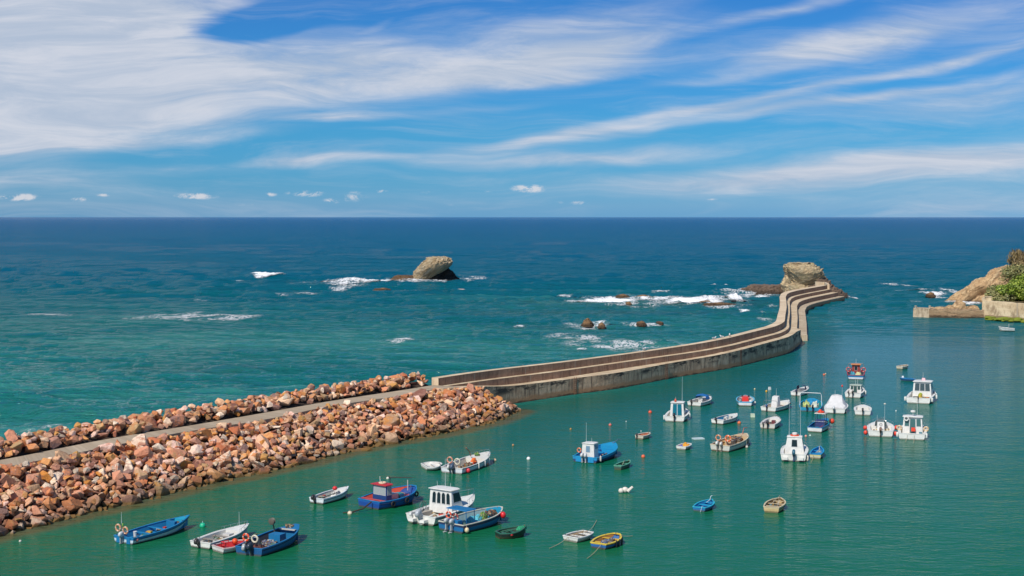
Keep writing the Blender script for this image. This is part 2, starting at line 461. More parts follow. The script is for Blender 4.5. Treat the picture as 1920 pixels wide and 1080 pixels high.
    col = b.mix(b.smooth(b.math('MULTIPLY', sc_.outputs[2], b.math('ADD', wn, .35)), .2, .75, 0, .85), col, wc)
    # long darker and lighter bands painted in for wave shading lost far out
    ln = b.noise(b.mapping(g, sc=(.006, .05, 1)), 1.0, 6, .7)
    col = b.mix(b.smooth(ln, .3, .75, 0, .22), col, b.mix(1.0, col, (.62, .72, .78), 'MULTIPLY'))
    ln2 = b.noise(b.mapping(g, sc=(.0016, .009, 1)), 1.0, 8, .72)
    col = b.mix(b.smooth(ln2, .42, .75, 0, .2), col, b.mix(1.0, col, (1.35, 1.3, 1.2), 'MULTIPLY'))
    # ripples
    r1 = b.noise(b.mapping(g, rot=(0, 0, R(8)), sc=(1.15, 2.2, 1)), 1.0, 4, .58, .4)
    r2 = b.noise(b.mapping(g, rot=(0, 0, R(-12)), sc=(.28, .7, 1)), 1.0, 4, .6, .5)
    r3 = b.noise(b.mapping(g, rot=(0, 0, R(3)), sc=(.05, .17, 1)), 1.0, 6, .68, .4)
    open_ = b.math('SUBTRACT', 1.0, sc_.outputs[0])
    amp1 = b.math('MULTIPLY_ADD', open_, .24, .055)
    h = b.math('ADD', b.math('MULTIPLY', r1, amp1), b.math('MULTIPLY', r2, b.math('MULTIPLY_ADD', open_, .8, .07)))
    h = b.math('ADD', h, b.math('MULTIPLY', r3, b.math('MULTIPLY_ADD', open_, .75, .05)))
    bp = b.n('ShaderNodeBump'); bp.inputs['Strength'].default_value = 1.0; bp.inputs['Distance'].default_value = 1.0
    b.put(bp.inputs['Height'], h)
    fr = b.n('ShaderNodeFresnel'); fr.inputs[0].default_value = 1.333; m.node_tree.links.new(bp.outputs[0], fr.inputs[1])
    # a rough sea never mirrors like a flat sheet: facets turned to the viewer dominate
    near_ = b.smooth(sp.outputs[1], 130.0, 420.0, 1.0, 0.0)
    fac = b.math('MULTIPLY', fr.outputs[0], b.math('ADD', b.math('MULTIPLY', open_, b.math('MULTIPLY_ADD', near_, .36, -.20)), .60))
    df = b.n('ShaderNodeBsdfDiffuse'); b.put(df.inputs['Color'], col); m.node_tree.links.new(bp.outputs[0], df.inputs['Normal'])
    gl = b.n('ShaderNodeBsdfGlossy'); gl.inputs['Roughness'].default_value = .06; m.node_tree.links.new(bp.outputs[0], gl.inputs['Normal'])
    gl.inputs['Color'].default_value = (1, 1, 1, 1)
    ms = b.n('ShaderNodeMixShader'); b.put(ms.inputs[0], fac)
    m.node_tree.links.new(df.outputs[0], ms.inputs[1]); m.node_tree.links.new(gl.outputs[0], ms.inputs[2])
    m.node_tree.links.new(ms.outputs[0], out.inputs[0])
    me.materials.append(m)
build_sea()

# ------------------------------------------------------------------ foam
def foam_mat(name, dens, stretch, scale):
    m, b, p, out = new_mat(name)
    p.inputs['Base Color'].default_value = (.8, .8, .8, 1); p.inputs['Roughness'].default_value = .9
    g = b.n('ShaderNodeNewGeometry').outputs['Position']
    at = b.n('ShaderNodeAttribute', attribute_name='edge')
    f = at.outputs['Fac']
    n = b.noise(b.mapping(g, sc=(scale, scale * stretch, scale * 1.5)), 1.0, 8, .74, .8)
    rid = b.math('SUBTRACT', 1.0, b.math('MULTIPLY', b.math('ABSOLUTE', b.math('SUBTRACT', n, .5)), 5.5))
    n2 = b.noise(b.mapping(g, sc=(scale * .3, scale * stretch * .35, 1)), 1.0, 4, .6)
    n3 = b.noise(b.mapping(g, sc=(scale * 2.6, scale * stretch * 2.6, 1)), 1.0, 5, .75, .5)
    if dens > 1: v = b.math('MULTIPLY', f, b.math('MULTIPLY_ADD', b.math('ADD', b.math('MULTIPLY', b.math('ADD', n, n2), .36), b.math('MULTIPLY', n3, .28)), 5.2, -2.0 if dens < 3 else -1.3))
    else: v = b.math('MULTIPLY', f, b.math('MULTIPLY', b.math('MULTIPLY_ADD', b.math('POWER', b.math('MAXIMUM', rid, 0.0), 2.0), 1.05, .10), b.math('MULTIPLY_ADD', n3, 1.0, b.smooth(n2, .38, .62, 0, .75))))
    a = b.smooth(v, .22 if dens > 1 else .30, .85 if dens > 1 else 1.05)
    if dens <= 1: a = b.math('MULTIPLY', a, dens)
    b.put(p.inputs['Alpha'], a)
    return m
FOAM_S = foam_mat('foam_thick', 2.0, .45, .9)
FOAM_C = foam_mat('foam_crest', 3.0, .45, .9)
FOAM_L = foam_mat('foam_lacy', .72, .42, .8)
FOAM_F = foam_mat('foam_faint', .5, .6, .8)
def foam(px, py, wpx, hpx, mat, rise=0.0, rot=0.0, seed=0, depth=None):
    c = P(px, py); s = (py - 407) / CAM_H; kd = (py - 407) ** 2 / (FPX * CAM_H)
    wx = wpx / s; dy = depth if depth else max(2.0, hpx / kd)
    nx, ny = max(24, int(wpx / 2.2)), 22
    X, Y = np.meshgrid(np.linspace(-.5, .5, nx), np.linspace(-.5, .5, ny), indexing='ij')
    rr = np.sqrt((X * 2) ** 2 + (Y * 2) ** 2)
    wx_, wy_ = X * wx, Y * dy
    wy_ = wy_ + np.sin(X * 9 + seed) * dy * .10 + math.tan(R(rot)) * wx_
    x = c.x + wx_; y = c.y + wy_
    edge = np.clip(1.05 - rr, 0, 1) ** .6
    z = wave(x, y) + .05
    if rise:
        rs = np.random.RandomState(seed + 3)
        lump = sum(np.sin(wx_ * k + rs.uniform(0, 6)) * .5 + .5 for k in (1.1, 2.3, 3.9, 6.1)) / 4
        z = z + rise * np.clip(1 - (Y * 2) ** 2, 0, 1) ** .7 * np.clip(1 - np.abs(X * 2) ** 3, 0, 1) * (.35 + .9 * lump ** 2)
    mb = MB()
    vs = np.stack([x, y, z], -1).reshape(-1, 3).tolist()
    fs = [(i * ny + j, (i + 1) * ny + j, (i + 1) * ny + j + 1, i * ny + j + 1) for i in range(nx - 1) for j in range(ny - 1)]
    mb.add(vs, fs)
    o = mb.obj('sea_foam', mat, smooth=180, fix=False)
    at = o.data.attributes.new('edge', 'FLOAT', 'POINT'); at.data.foreach_set('value', edge.ravel().astype(np.float32))
    tag(o, kind='stuff')
    return o
k = 0
for a in [ # px, py, w, h, mat, rise
    (505, 519, 74, 4, FOAM_C, .55), (1376, 565, 30, 6, FOAM_C, 1.2), (1140, 565, 120, 5, FOAM_C, .2), (1300, 567, 120, 5, FOAM_C, .25), (690, 531, 120, 7, FOAM_C, .4), (655, 533, 130, 13, FOAM_S, .7), (705, 527, 90, 10, FOAM_S, .5), (733, 543.5, 120, 6, FOAM_S, .3), (800, 533, 150, 5, FOAM_S, .2), (640, 530, 210, 14, FOAM_L, 0),
    (600, 526, 150, 8, FOAM_L, 0), (755, 531, 110, 10, FOAM_L, 0), (885, 523, 70, 14, FOAM_L, 0), (560, 552, 110, 5, FOAM_L, 0), (470, 527, 150, 5, FOAM_F, 0), (870, 533, 60, 5, FOAM_L, 0),
    (370, 592, 300, 20, FOAM_L, 0), (440, 594, 150, 16, FOAM_L, 0), (290, 597, 180, 10, FOAM_F, 0), (755, 636, 90, 12, FOAM_L, 0), (757, 637, 60, 5, FOAM_S, .15), (974, 608, 30, 4, FOAM_S, .2),
    (1060, 553, 40, 5, FOAM_S, .5), (1150, 556, 150, 8, FOAM_S, .3), (1105, 566, 130, 7, FOAM_S, .3), (1240, 562, 190, 10, FOAM_S, .3), (1345, 566, 140, 8, FOAM_S, .4), (1376, 565, 28, 8, FOAM_S, 1.3), (1230, 562, 380, 22, FOAM_L, 0), (1190, 572, 140, 6, FOAM_L, 0),
    (1355, 571, 160, 8, FOAM_L, 0), (1395, 579, 30, 4, FOAM_S, .2), (1340, 532, 34, 3, FOAM_S, .4), (1362, 533, 14, 3, FOAM_S, .4), (1240, 549, 50, 4, FOAM_S, .3), (1375, 549, 80, 4, FOAM_S, .2), (1405, 547, 70, 8, FOAM_S, .4), (1425, 554, 90, 7, FOAM_S, .3), (1400, 550, 150, 12, FOAM_L, 0),
    (1450, 572, 40, 4, FOAM_S, .2), (1448, 586, 34, 14, FOAM_L, 0), (1440, 600, 40, 12, FOAM_F, 0), (1120, 608, 60, 6, FOAM_S, .15), (1105, 607, 130, 12, FOAM_L, 0), (1125, 603, 40, 3, FOAM_S, .2), (1205, 606, 130, 5, FOAM_L, 0), (1225, 606, 40, 3, FOAM_S, .15),
    (1080, 632, 150, 14, FOAM_L, 0), (1150, 642, 230, 22, FOAM_L, 0), (1240, 645, 130, 16, FOAM_L, 0), (1092, 651, 26, 7, FOAM_S, .3), (1180, 655, 90, 10, FOAM_L, 0), (1070, 634, 90, 6, FOAM_F, 0),
    (1665, 532, 44, 3, FOAM_S, .3), (1700, 533, 60, 4, FOAM_F, 0), (1725, 546, 90, 3, FOAM_S, .3), (1750, 551, 60, 7, FOAM_S, .5), (1780, 547, 34, 8, FOAM_S, .5), (1770, 556, 90, 8, FOAM_L, 0), (1720, 564, 34, 4, FOAM_F, 0), (1600, 557, 14, 5, FOAM_S, .3),
    (1810, 569.5, 110, 3, FOAM_S, .15), (75, 793, 110, 8, FOAM_F, 0), (300, 779, 110, 6, FOAM_F, 0), (1180, 604, 60, 3, FOAM_F, 0), (90, 590, 150, 8, FOAM_F, 0), (1420, 560, 60, 4, FOAM_L, 0),
    (380, 561, 60, 3, FOAM_F, 0), (1690, 546, 50, 3, FOAM_L, 0)]:
    foam(*a[:6], seed=k); k += 1
# ================================================================== ROCKS
def rock_mat(name, c_light, c_mid, c_dark, bed=(0, .3, 1), bscale=1.2, wet=1.2, lichen=None, wetcol=(46, 36, 26)):
    m, b, p, out = new_mat(name)
    g = b.n('ShaderNodeNewGeometry').outputs['Position']
    bd = Vector(bed).normalized()
    dp = b.n('ShaderNodeVectorMath', operation='DOT_PRODUCT'); b.put(dp.inputs[0], g); dp.inputs[1].default_value = bd
    warp = b.noise(g, .35, 4, .6)
    t = b.math('ADD', b.math('MULTIPLY', dp.outputs['Value'], bscale), b.math('MULTIPLY', warp, 1.6 * bscale))
    cx = b.n('ShaderNodeCombineXYZ'); b.put(cx.inputs[2], t)
    sg = b.mapping(g, sc=(.12, .12, .12))
    band = b.noise(b.vmath('ADD', cx.outputs[0], sg), 1.6, 6, .72)
    n2 = b.noise(g, .8, 6, .65)
    col = b.ramp(band, [(.3, lin(c_dark)), (.45, lin(c_mid)), (.62, lin(c_light))])
    col = b.mix(b.smooth(n2, .4, .7, 0, .7), col, lin(c_mid))
    if lichen: col = b.mix(b.smooth(b.noise(b.mapping(g, loc=(3, 1, 7)), .55, 5, .65), .52, .68, 0, .8), col, lin(lichen))
    sp = b.n('ShaderNodeSeparateXYZ'); m.node_tree.links.new(g, sp.inputs[0])
    wz = b.math('ADD', sp.outputs[2], b.math('MULTIPLY', n2, -1.2))
    col = b.mix(b.smooth(wz, wet * .3 - .6, wet - .5, .85, 0), col, lin(wetcol))
    b.put(p.inputs['Base Color'], col); p.inputs['Roughness'].default_value = .85
    bp = b.n('ShaderNodeBump'); bp.inputs['Strength'].default_value = 1.0; bp.inputs['Distance'].default_value = .9
    b.put(bp.inputs['Height'], b.math('ADD', b.math('MULTIPLY', band, .8), b.math('MULTIPLY', b.noise(g, 2.2, 6, .7), .5)))
    b.put(p.inputs['Normal'], bp.outputs[0])
    return m
def interp_levels(levels, n):
    zs = np.array([l[0] for l in levels]); A = np.array(levels)
    t = np.linspace(0, 1, n); zz = np.interp(t, np.linspace(0, 1, len(levels)), zs)
    return [[np.interp(t_, np.linspace(0, 1, len(levels)), A[:, k]) for k in range(A.shape[1])] for t_ in t]
def ring_rock(name, levels, mat, seed, amp=.5, freq=.35, bed=(0, .3, 1), strata=.35, sfreq=1.3, nr=60, na=110, parent=None, sq=2.6, fine=.18, loc=(0, 0)):
    """levels: z, x_left, x_right, y_front, y_back from the foot to the top"""
    L = interp_levels(levels, nr); bd = Vector(bed).normalized()
    rings = []
    for z, xl, xr, yf, yb in L:
        cx, cy, ax, ay = (xl + xr) / 2, (yf + yb) / 2, (xr - xl) / 2, (yb - yf) / 2
        ring = []
        for i in range(na):
            t = 2 * math.pi * i / na; c, s = math.cos(t), math.sin(t)
            k = (abs(c) ** sq + abs(s) ** sq) ** (-1 / sq)
            nrm = Vector((c / max(ax, .2), s / max(ay, .2), .15)).normalized()
            p = Vector((cx + ax * k * c, cy + ay * k * s, z))
            q = p * freq + Vector((seed * 7.3, seed * 3.1, seed))
            d = mnoise.fractal(q, 1.0, 2.0, 5) * amp
            st = p.dot(bd) * sfreq + mnoise.noise(p * .25 + Vector((seed, 0, 0))) * 1.6
            fr_ = st - math.floor(st)
            d += ((fr_ if fr_ < .8 else (1 - fr_) * 4) - .5) * strata + (mnoise.noise(Vector((0, seed, math.floor(st) * 3.7)))) * strata
            d += mnoise.fractal(p * 2.1, 1.0, 2.0, 3) * fine
            ring.append(p + nrm * d)
        rings.append(ring)
    mb = MB(); mb.loft(rings, True, False)
    top = rings[-1]; c = sum(top, Vector()) / na
    b0 = len(mb.v) - na; mb.v.append(tuple(c)); ci = len(mb.v) - 1
    for i in range(na): mb.f.append((b0 + i, b0 + (i + 1) % na, ci)); mb.m.append(0)
    o = mb.obj(name, mat, parent, smooth=24)
    return o
def lv(base, rows, dyf, dyb):
    """silhouette rows given as photo positions (y, x_left, x_right, front, back) surveyed at the distance of the foot"""
    c = P(960, base); d = c.y; s = FPX / d
    out = []
    for r in rows:
        y, xl, xr = r[:3]
        f, bk = (r[3], r[4]) if len(r) > 3 else (dyf, dyb)
        out.append(((base - y) / s, (xl - 960) / s, (xr - 960) / s, d + f, d + bk))
    return out

# --- the leaning sea stack
ST_L = rock_mat('stack_pale_rock', (214, 196, 166), (172, 148, 112), (104, 84, 58), bed=(-.62, -.2, .78), bscale=.7, wet=.7, lichen=(168, 158, 136))
ST_D = rock_mat('stack_shaded_dark_rock', (66, 54, 42), (48, 40, 34), (28, 24, 22), bed=(-.5, -.2, .85), bscale=.7, wet=1.0, wetcol=(36, 27, 18))  # dark stone, with the shade under the overhang put into its colour
stack = empty('sea_stack', P(800, 531))
tag(stack, 'leaning pale sea stack with dark overhung foot, standing alone in the surf', 'rock')
def keep(o, par):
    o.parent = par; o.matrix_parent_inverse = Matrix.Translation(par.location).inverted(); return o
keep(ring_rock('slab', lv(531, [(536, 767, 783, 0, 8), (529, 768, 798, -.5, 8.5), (522, 771, 810, -1, 9), (515, 775, 822, -1.5, 9), (509, 779, 832, -2.2, 9.5), (503, 783, 840, -2.8, 9.5), (497.5, 787, 845.5, -3.2, 9.5), (492, 791.5, 847, -3.2, 9), (487.5, 797, 844.5, -2.6, 8.5), (484, 803, 839, -1.6, 8), (481.5, 811, 833, 0, 7)], 0, 0), ST_L, 3, amp=.5, freq=.4, bed=(-.62, -.2, .78), strata=.55, sfreq=1.0, nr=90, na=160, fine=.42), stack)
keep(ring_rock('base', lv(531, [(537, 778, 864, -.6, 12), (531, 781, 862.5, -.4, 12), (525, 790, 859, .2, 11), (519, 797, 852, .7, 10), (513, 805, 849, 1, 10), (506, 815, 842, 1.4, 9), (500, 822, 838, 2, 8)], 0, 0), ST_D, 11, amp=.8, freq=.4, bed=(-.5, -.2, .85), strata=.6, sfreq=.8, fine=.4), stack)
keep(ring_rock('ledge', lv(531, [(538, 720, 830, -2, 9), (531, 724, 826, -1.5, 9), (526, 729, 815, 0, 8), (521, 738, 800, 1.5, 7), (517.5, 746, 788, 3, 6)], 0, 0), rock_mat('stack_ledge_rock', (120, 92, 62), (96, 72, 48), (58, 44, 32), bed=(-.2, 0, 1), wet=.8, wetcol=(66, 46, 26)), 19, amp=.8, freq=.35, strata=.3), stack)

# --- the rock that ends the breakwater
ER = rock_mat('outcrop_rock', (222, 200, 158), (178, 156, 122), (104, 88, 70), bed=(-.26, -.1, 1), bscale=1.5, wet=.9, lichen=(176, 162, 116))
ER2 = rock_mat('shelf_rock', (136, 112, 92), (108, 88, 72), (66, 54, 46), bed=(-.4, .1, 1), bscale=1.0, wet=1.0, wetcol=(52, 40, 30))
er = empty('outcrop', P(1530, 556))
tag(er, 'blocky layered tan outcrop at the far end of the breakwater', 'rock')
keep(ring_rock('block', lv(556, [(557, 1484, 1568, 2, 20), (549, 1487, 1566, 3, 20), (541, 1489, 1560, 4, 20), (536, 1494, 1560, 5, 20), (529, 1496, 1559, 4, 20), (521, 1494, 1559, 3.5, 20), (513, 1491, 1557.5, 3, 20), (508, 1490, 1555, 3.6, 20), (504.5, 1490.5, 1551, 4.6, 19), (501, 1494, 1547.5, 6, 18), (498, 1497, 1543.5, 7.5, 17), (496.3, 1502, 1539, 9.5, 15), (495.5, 1508, 1533, 11, 13.5)], 0, 0), ER, 5, amp=.6, freq=.42, bed=(-.26, -.1, 1), strata=.75, sfreq=.95, nr=100, na=170, sq=2.7, fine=.3), er)
keep(ring_rock('apron', lv(556, [(560, 1500, 1603, -4, 24), (556, 1505, 1600, -3, 24), (551, 1512, 1592, -1, 22), (544, 1520, 1581, 0, 20), (537, 1525, 1573, 1, 18), (530, 1530, 1565, 3, 16), (522, 1535, 1557, 5, 14)], 0, 0), ER2, 8, amp=1.0, freq=.35, bed=(-.5, 0, 1), strata=.5, sfreq=1.0), er)
keep(ring_rock('shelf', lv(552, [(556, 1398, 1520, 0, 18), (552, 1402, 1515, 1, 18), (547, 1408, 1512, 3, 17), (542.5, 1413, 1508, 5, 16), (538.5, 1420, 1504, 7, 14)], 0, 0), ER2, 9, amp=1.1, freq=.4, bed=(-.5, 0, 1), strata=.45, sfreq=1.0), er)
keep(ring_rock('knob', lv(550, [(553, 1404, 1450, -1, 7), (548, 1407, 1446, 0, 7), (542, 1414, 1438, 1, 6), (537, 1420, 1432, 2, 5)], 0, 0), ER2, 15, amp=.8, freq=.4, strata=.4, nr=24, na=60), er)

# --- reef rocks awash
reefm = rock_mat('reef_rock', (164, 126, 82), (132, 100, 66), (76, 60, 44), bed=(0, 0, 1), wet=.3, wetcol=(64, 48, 30))
pinkm = rock_mat('pale_reef_rock', (206, 184, 170), (190, 168, 156), (150, 128, 118), bed=(0, 0, 1), wet=.1)
REEF = [(1168, 555.5, 24, 4, 'broad flat brown reef rock awash at the left end of the reef'), (1207, 558, 34, 5, 'long low brown reef rock in the middle of the surf'),
        (1228, 561, 40, 4, 'thin brown reef ledge right of the long low one'), (1280, 561, 24, 4, 'low brown reef rock at the back of the surf'), (1305, 565, 24, 3.5, 'small brown reef rock among thick foam'),
        (1325, 568.5, 30, 5, 'dark reef ledge nearest the splash'), (1350, 570.5, 60, 3, 'longest thin dark reef ledge below the splash'), (1180, 571, 12, 5, 'small dark rock just in front of the reef'),
        (1102, 609, 20, 12, 'pointed brown rock standing up out of the water before the reef'), (1129, 612, 14, 7, 'squat brown rock beside the pointed one'), (1204, 608, 18, 5.5, 'dark jagged rock right of the pointed pair'),
        (1238, 605, 11, 2, 'small low rock awash right of the jagged one'), (1748, 554, 14, 6, 'small dark rock in foam off the right headland'), (638, 535, 18, 2.5, 'thin rock awash left of the sea stack'),
        (715, 542.5, 30, 2.5, 'low dark rock awash in front of the sea stack'), (753, 533, 20, 2.5, 'thin brown rock awash at the foot of the sea stack')]
for i, (px, py, wp, hp, lab) in enumerate(REEF):
    h = wp / 2
    o = ring_rock('reef_rock', lv(py, [(py + 3, px - h * 1.1, px + h * 1.1, -1.6, 3.2), (py, px - h, px + h, -1.2, 3), (py - hp * .55, px - h * .75, px + h * .6, -.5, 2.4), (py - hp, px - h * .1, px + h * .25, .4, 1.2)], 0, 0), reefm, 30 + i, amp=.22, freq=1.1, strata=.22, nr=18, na=48, fine=.16)
    tag(o, lab, 'rock', 'reef rocks awash')
o = ring_rock('reef_rock', lv(545, [(546, 854, 876, -.8, 2), (543.5, 855, 874, -.5, 1.6), (541.8, 860, 868, 0, 1)], 0, 0), pinkm, 77, amp=.15, freq=.6, strata=.1, nr=10, na=30, fine=.05)
tag(o, 'small smooth pale rock alone in the sea right of the leaning sea stack', 'rock')
# ================================================================== CONCRETE BREAKWATER
def concrete(name, c1, c2, c3, tide=False, joints=4.6, streak=.6):
    m, b, p, out = new_mat(name)
    uvn = b.n('ShaderNodeUVMap', uv_map='uv').outputs[0]
    g = b.n('ShaderNodeNewGeometry').outputs['Position']
    n1 = b.noise(uvn, .55, 6, .65)
    n2 = b.noise(b.mapping(uvn, sc=(2.6, .35, 1)), 1.0, 6, .7)      # run-off streaks
    n3 = b.noise(g, 3.0, 5, .7)
    col = b.mix(b.smooth(n1, .35, .65), lin(c1), lin(c2))
    col = b.mix(b.smooth(n2, .46, .66, 0, streak), col, lin(c3))
    col = b.mix(b.smooth(n3, .5, .8, 0, .4), col, lin(c3))
    sx = b.n('ShaderNodeSeparateXYZ'); m.node_tree.links.new(uvn, sx.inputs[0])
    fr = b.math('FRACT', b.math('ADD', b.math('DIVIDE', sx.outputs[0], joints), b.math('MULTIPLY', n3, .012)))
    j = b.math('MULTIPLY', b.math('LESS_THAN', b.math('ABSOLUTE', b.math('SUBTRACT', fr, .5)), .013), b.smooth(b.noise(b.mapping(uvn, sc=(.21, 0, 0)), 1.0, 0), .4, .5, .3, 1))
    # every bay was poured separately: slightly different tone
    wn_ = b.n('ShaderNodeTexWhiteNoise', noise_dimensions='1D'); b.put(wn_.inputs['W'], b.math('FLOOR', b.math('ADD', b.math('DIVIDE', sx.outputs[0], joints), .5)))
    col = b.mix(b.math('MULTIPLY', wn_.outputs[0], .5), col, b.mix(1.0, col, (.68, .66, .64), 'MULTIPLY'))
    col = b.mix(b.math('MULTIPLY', j, .7), col, lin((170, 156, 136) if not tide else (60, 50, 42)))
    if tide:
        z = b.math('ADD', sx.outputs[1], b.math('MULTIPLY', b.noise(b.mapping(uvn, sc=(.5, 1.5, 1)), 1.0, 5, .7), .9))
        col = b.mix(b.smooth(z, .85, 1.25, .88, 0), col, lin((170, 122, 84)))
        col = b.mix(b.smooth(z, .45, .7, .85, 0), col, lin((52, 38, 28)))
        patch = b.noise(b.mapping(uvn, loc=(5, 2, 0), sc=(.35, .9, 1)), 1.0, 6, .72)
        col = b.mix(b.math('MULTIPLY', b.smooth(patch, .47, .6), b.smooth(sx.outputs[1], .9, 1.5)), col, lin((70, 56, 46)))
    b.put(p.inputs['Base Color'], col); p.inputs['Roughness'].default_value = .88
    bp = b.n('ShaderNodeBump'); bp.inputs['Strength'].default_value = .6; bp.inputs['Distance'].default_value = .08
    b.put(bp.inputs['Height'], b.math('SUBTRACT', b.math('ADD', n3, b.math('MULTIPLY', n1, .5)), b.math('MULTIPLY', j, .8))); b.put(p.inputs['Normal'], bp.outputs[0])
    return m
C_TOP = concrete('concrete_top', (224, 202, 170), (208, 182, 148), (164, 136, 106), streak=.35)
C_LEDGE = concrete('concrete_ledge', (218, 200, 168), (196, 170, 136), (144, 116, 88), streak=.5)
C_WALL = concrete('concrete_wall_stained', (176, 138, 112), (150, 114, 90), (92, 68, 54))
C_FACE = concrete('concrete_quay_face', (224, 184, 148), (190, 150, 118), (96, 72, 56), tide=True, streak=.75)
C_WORN = concrete('concrete_worn_quay', (206, 188, 160), (178, 158, 130), (112, 92, 68), streak=.8, joints=2.6)

# parapet front top edge: (px, py, z, width, ledge z, ledge width, terrace z, terrace width)
ST = [(822, 708.7, 3.80, .80, 2.98, .5, 2.95, 1.2), (875, 700.5, 3.72, .78, 2.85, .6, 2.5, 1.35), (930, 693.3, 3.62, .75, 2.74, .65, 1.95, 1.45), (1030, 682, 3.52, .75, 2.66, .7, 1.85, 1.45), (1080, 676, 3.48, .75, 2.65, .7, 1.87, 1.4),
      (1186, 662.3, 3.45, .78, 2.65, .7, 1.9, 1.4), (1280, 648.8, 3.55, .85, 2.68, .72, 1.98, 1.45), (1320, 642.5, 3.62, .9, 2.72, .75, 2.05, 1.5), (1365, 633.8, 3.72, 1.0, 2.8, .8, 2.2, 1.6), (1415, 621.3, 3.85, 1.1, 2.92, .85, 2.35, 1.7),
      (1452, 612.3, 3.95, 1.25, 3.02, .85, 2.45, 1.75), (1466, 606.5, 3.97, 1.3, 3.05, .8, 2.5, 1.75), (1471.5, 601.5, 3.97, 1.3, 3.05, .7, 2.5, 1.7), (1472.3, 592, 3.92, 1.25, 2.98, .6, 1.95, 1.3), (1475, 575.6, 3.8, 1.2, 2.82, .6, 1.9, 1.35), (1474.4, 564.4, 3.7, 1.2, 2.72, .7, 1.85, 1.4),
      (1473, 556.7, 3.65, 1.25, 2.67, .8, 1.83, 1.5), (1476, 551, 3.6, 1.3, 2.63, .9, 1.83, 1.6), (1482.2, 547.8, 3.58, 1.4, 2.62, 1.0, 1.83, 1.7), (1496.7, 544.3, 3.56, 1.4, 2.6, 1.0, 1.83, 1.7), (1518.9, 540.2, 3.55, 1.4, 2.6, 1.0, 1.83, 1.7), (1541, 536.4, 3.55, 1.4, 2.6, 1.0, 1.83, 1.7), (1550.6, 534.4, 3.55, 1.4, 2.6, 1.0, 1.83, 1.7)]
rows = []
for px, py, z, *r in ST:
    q = P(px, py, z); rows.append([q.x, q.y, z] + r)
BW = smooth_line(resample(rows, step=.8), 6)
tang = np.gradient(BW[:, :2], axis=0); tang /= np.linalg.norm(tang, axis=1)[:, None]
NRM = np.stack([tang[:, 1], -tang[:, 0]], 1)                   # towards the harbour
ARC = np.concatenate([[0], np.cumsum(np.linalg.norm(np.diff(BW[:, :2], axis=0), axis=1))])
def strip(mb, lines, us, mis):
    """lines: list of (offset array, z array, v array); faces between successive lines, material per strip"""
    n = len(us); base = len(mb.v)
    if mb.uv is None: mb.uv = []
    for k in range(len(lines) - 1):
        b0 = len(mb.v)
        for L in (lines[k], lines[k + 1]):
            for i in range(n):
                mb.v.append((L[0][i], L[1][i], L[2][i])); mb.uv.append((us[i], L[3][i]))
        for i in range(n - 1):
            mb.f.append((b0 + i, b0 + i + 1, b0 + n + i + 1, b0 + n + i)); mb.m.append(mis[k])
def line(off, z, v, sl):
    wob = np.array([mnoise.noise(Vector((a * .7, float(np.mean(z)), 0))) * .02 for a in ARC[sl]])
    return (BW[sl, 0] + NRM[sl, 0] * (off + wob), BW[sl, 1] + NRM[sl, 1] * (off + wob), z, v)
bwt = empty('breakwater', (BW[0, 0], BW[0, 1], 0))
tag(bwt, 'long curving stepped concrete breakwater with stained parapet running out to the outcrop', 'breakwater')
def part(mb, name, mats):
    o = mb.obj(name, mats, smooth=25, fix=False); return keep(o, bwt)
def courses(name, sl, o0, z0, o1, z1, mats, bottom=-1.2, cap_front=True):
    """block of masonry from offset o0 (sea side) to o1 (harbour side) with top z0..z1"""
    us = ARC[sl]; mb = MB(); n = len(us)
    bt = np.full(n, bottom) if np.isscalar(bottom) else bottom
    A = line(o0, bt, bt, sl); B = line(o0, z0, z0, sl); Bt = line(o0, z0, o0, sl)
    C = line(o1, z1, o1, sl); D = line(o1, z1, z1, sl); E = line(o1, bt, bt, sl)
    strip(mb, [A, B], us, [1]); strip(mb, [Bt, C], us, [0]); strip(mb, [D, E], us, [1])
    for i in (0, n - 1):
        b0 = len(mb.v)
        for L in (A, B, C, E):
            mb.v.append((L[0][i], L[1][i], L[2][i])); 
        w_ = float(o1[i] - o0[i])
        mb.uv += [(0, float(bt[i])), (0, float(z0[i])), (w_, float(z1[i])), (w_, float(bt[i]))]
        mb.f.append((b0, b0 + 1, b0 + 2, b0 + 3)); mb.m.append(2 if len(mats) > 2 else 1)
    return part(mb, name, mats)
# where the high terrace stops and the two lower quays begin
pc = P(1484, 610, 2.5)
KC = int(np.argmin(np.hypot(BW[:, 0] + NRM[:, 0] * 1.6 - pc.x, BW[:, 1] + NRM[:, 1] * 1.6 - pc.y)))
ALL = slice(0, len(BW)); S_ = slice(0, KC + 1); N_ = slice(KC, len(BW))
par, wpar, zl, wl, zt, wt = (BW[:, i] for i in (2, 3, 4, 5, 6, 7))
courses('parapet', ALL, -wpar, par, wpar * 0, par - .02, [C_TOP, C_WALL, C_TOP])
courses('ledge', ALL, wpar * 0 + .004, zl, wl, zl - .02, [C_LEDGE, C_WALL])
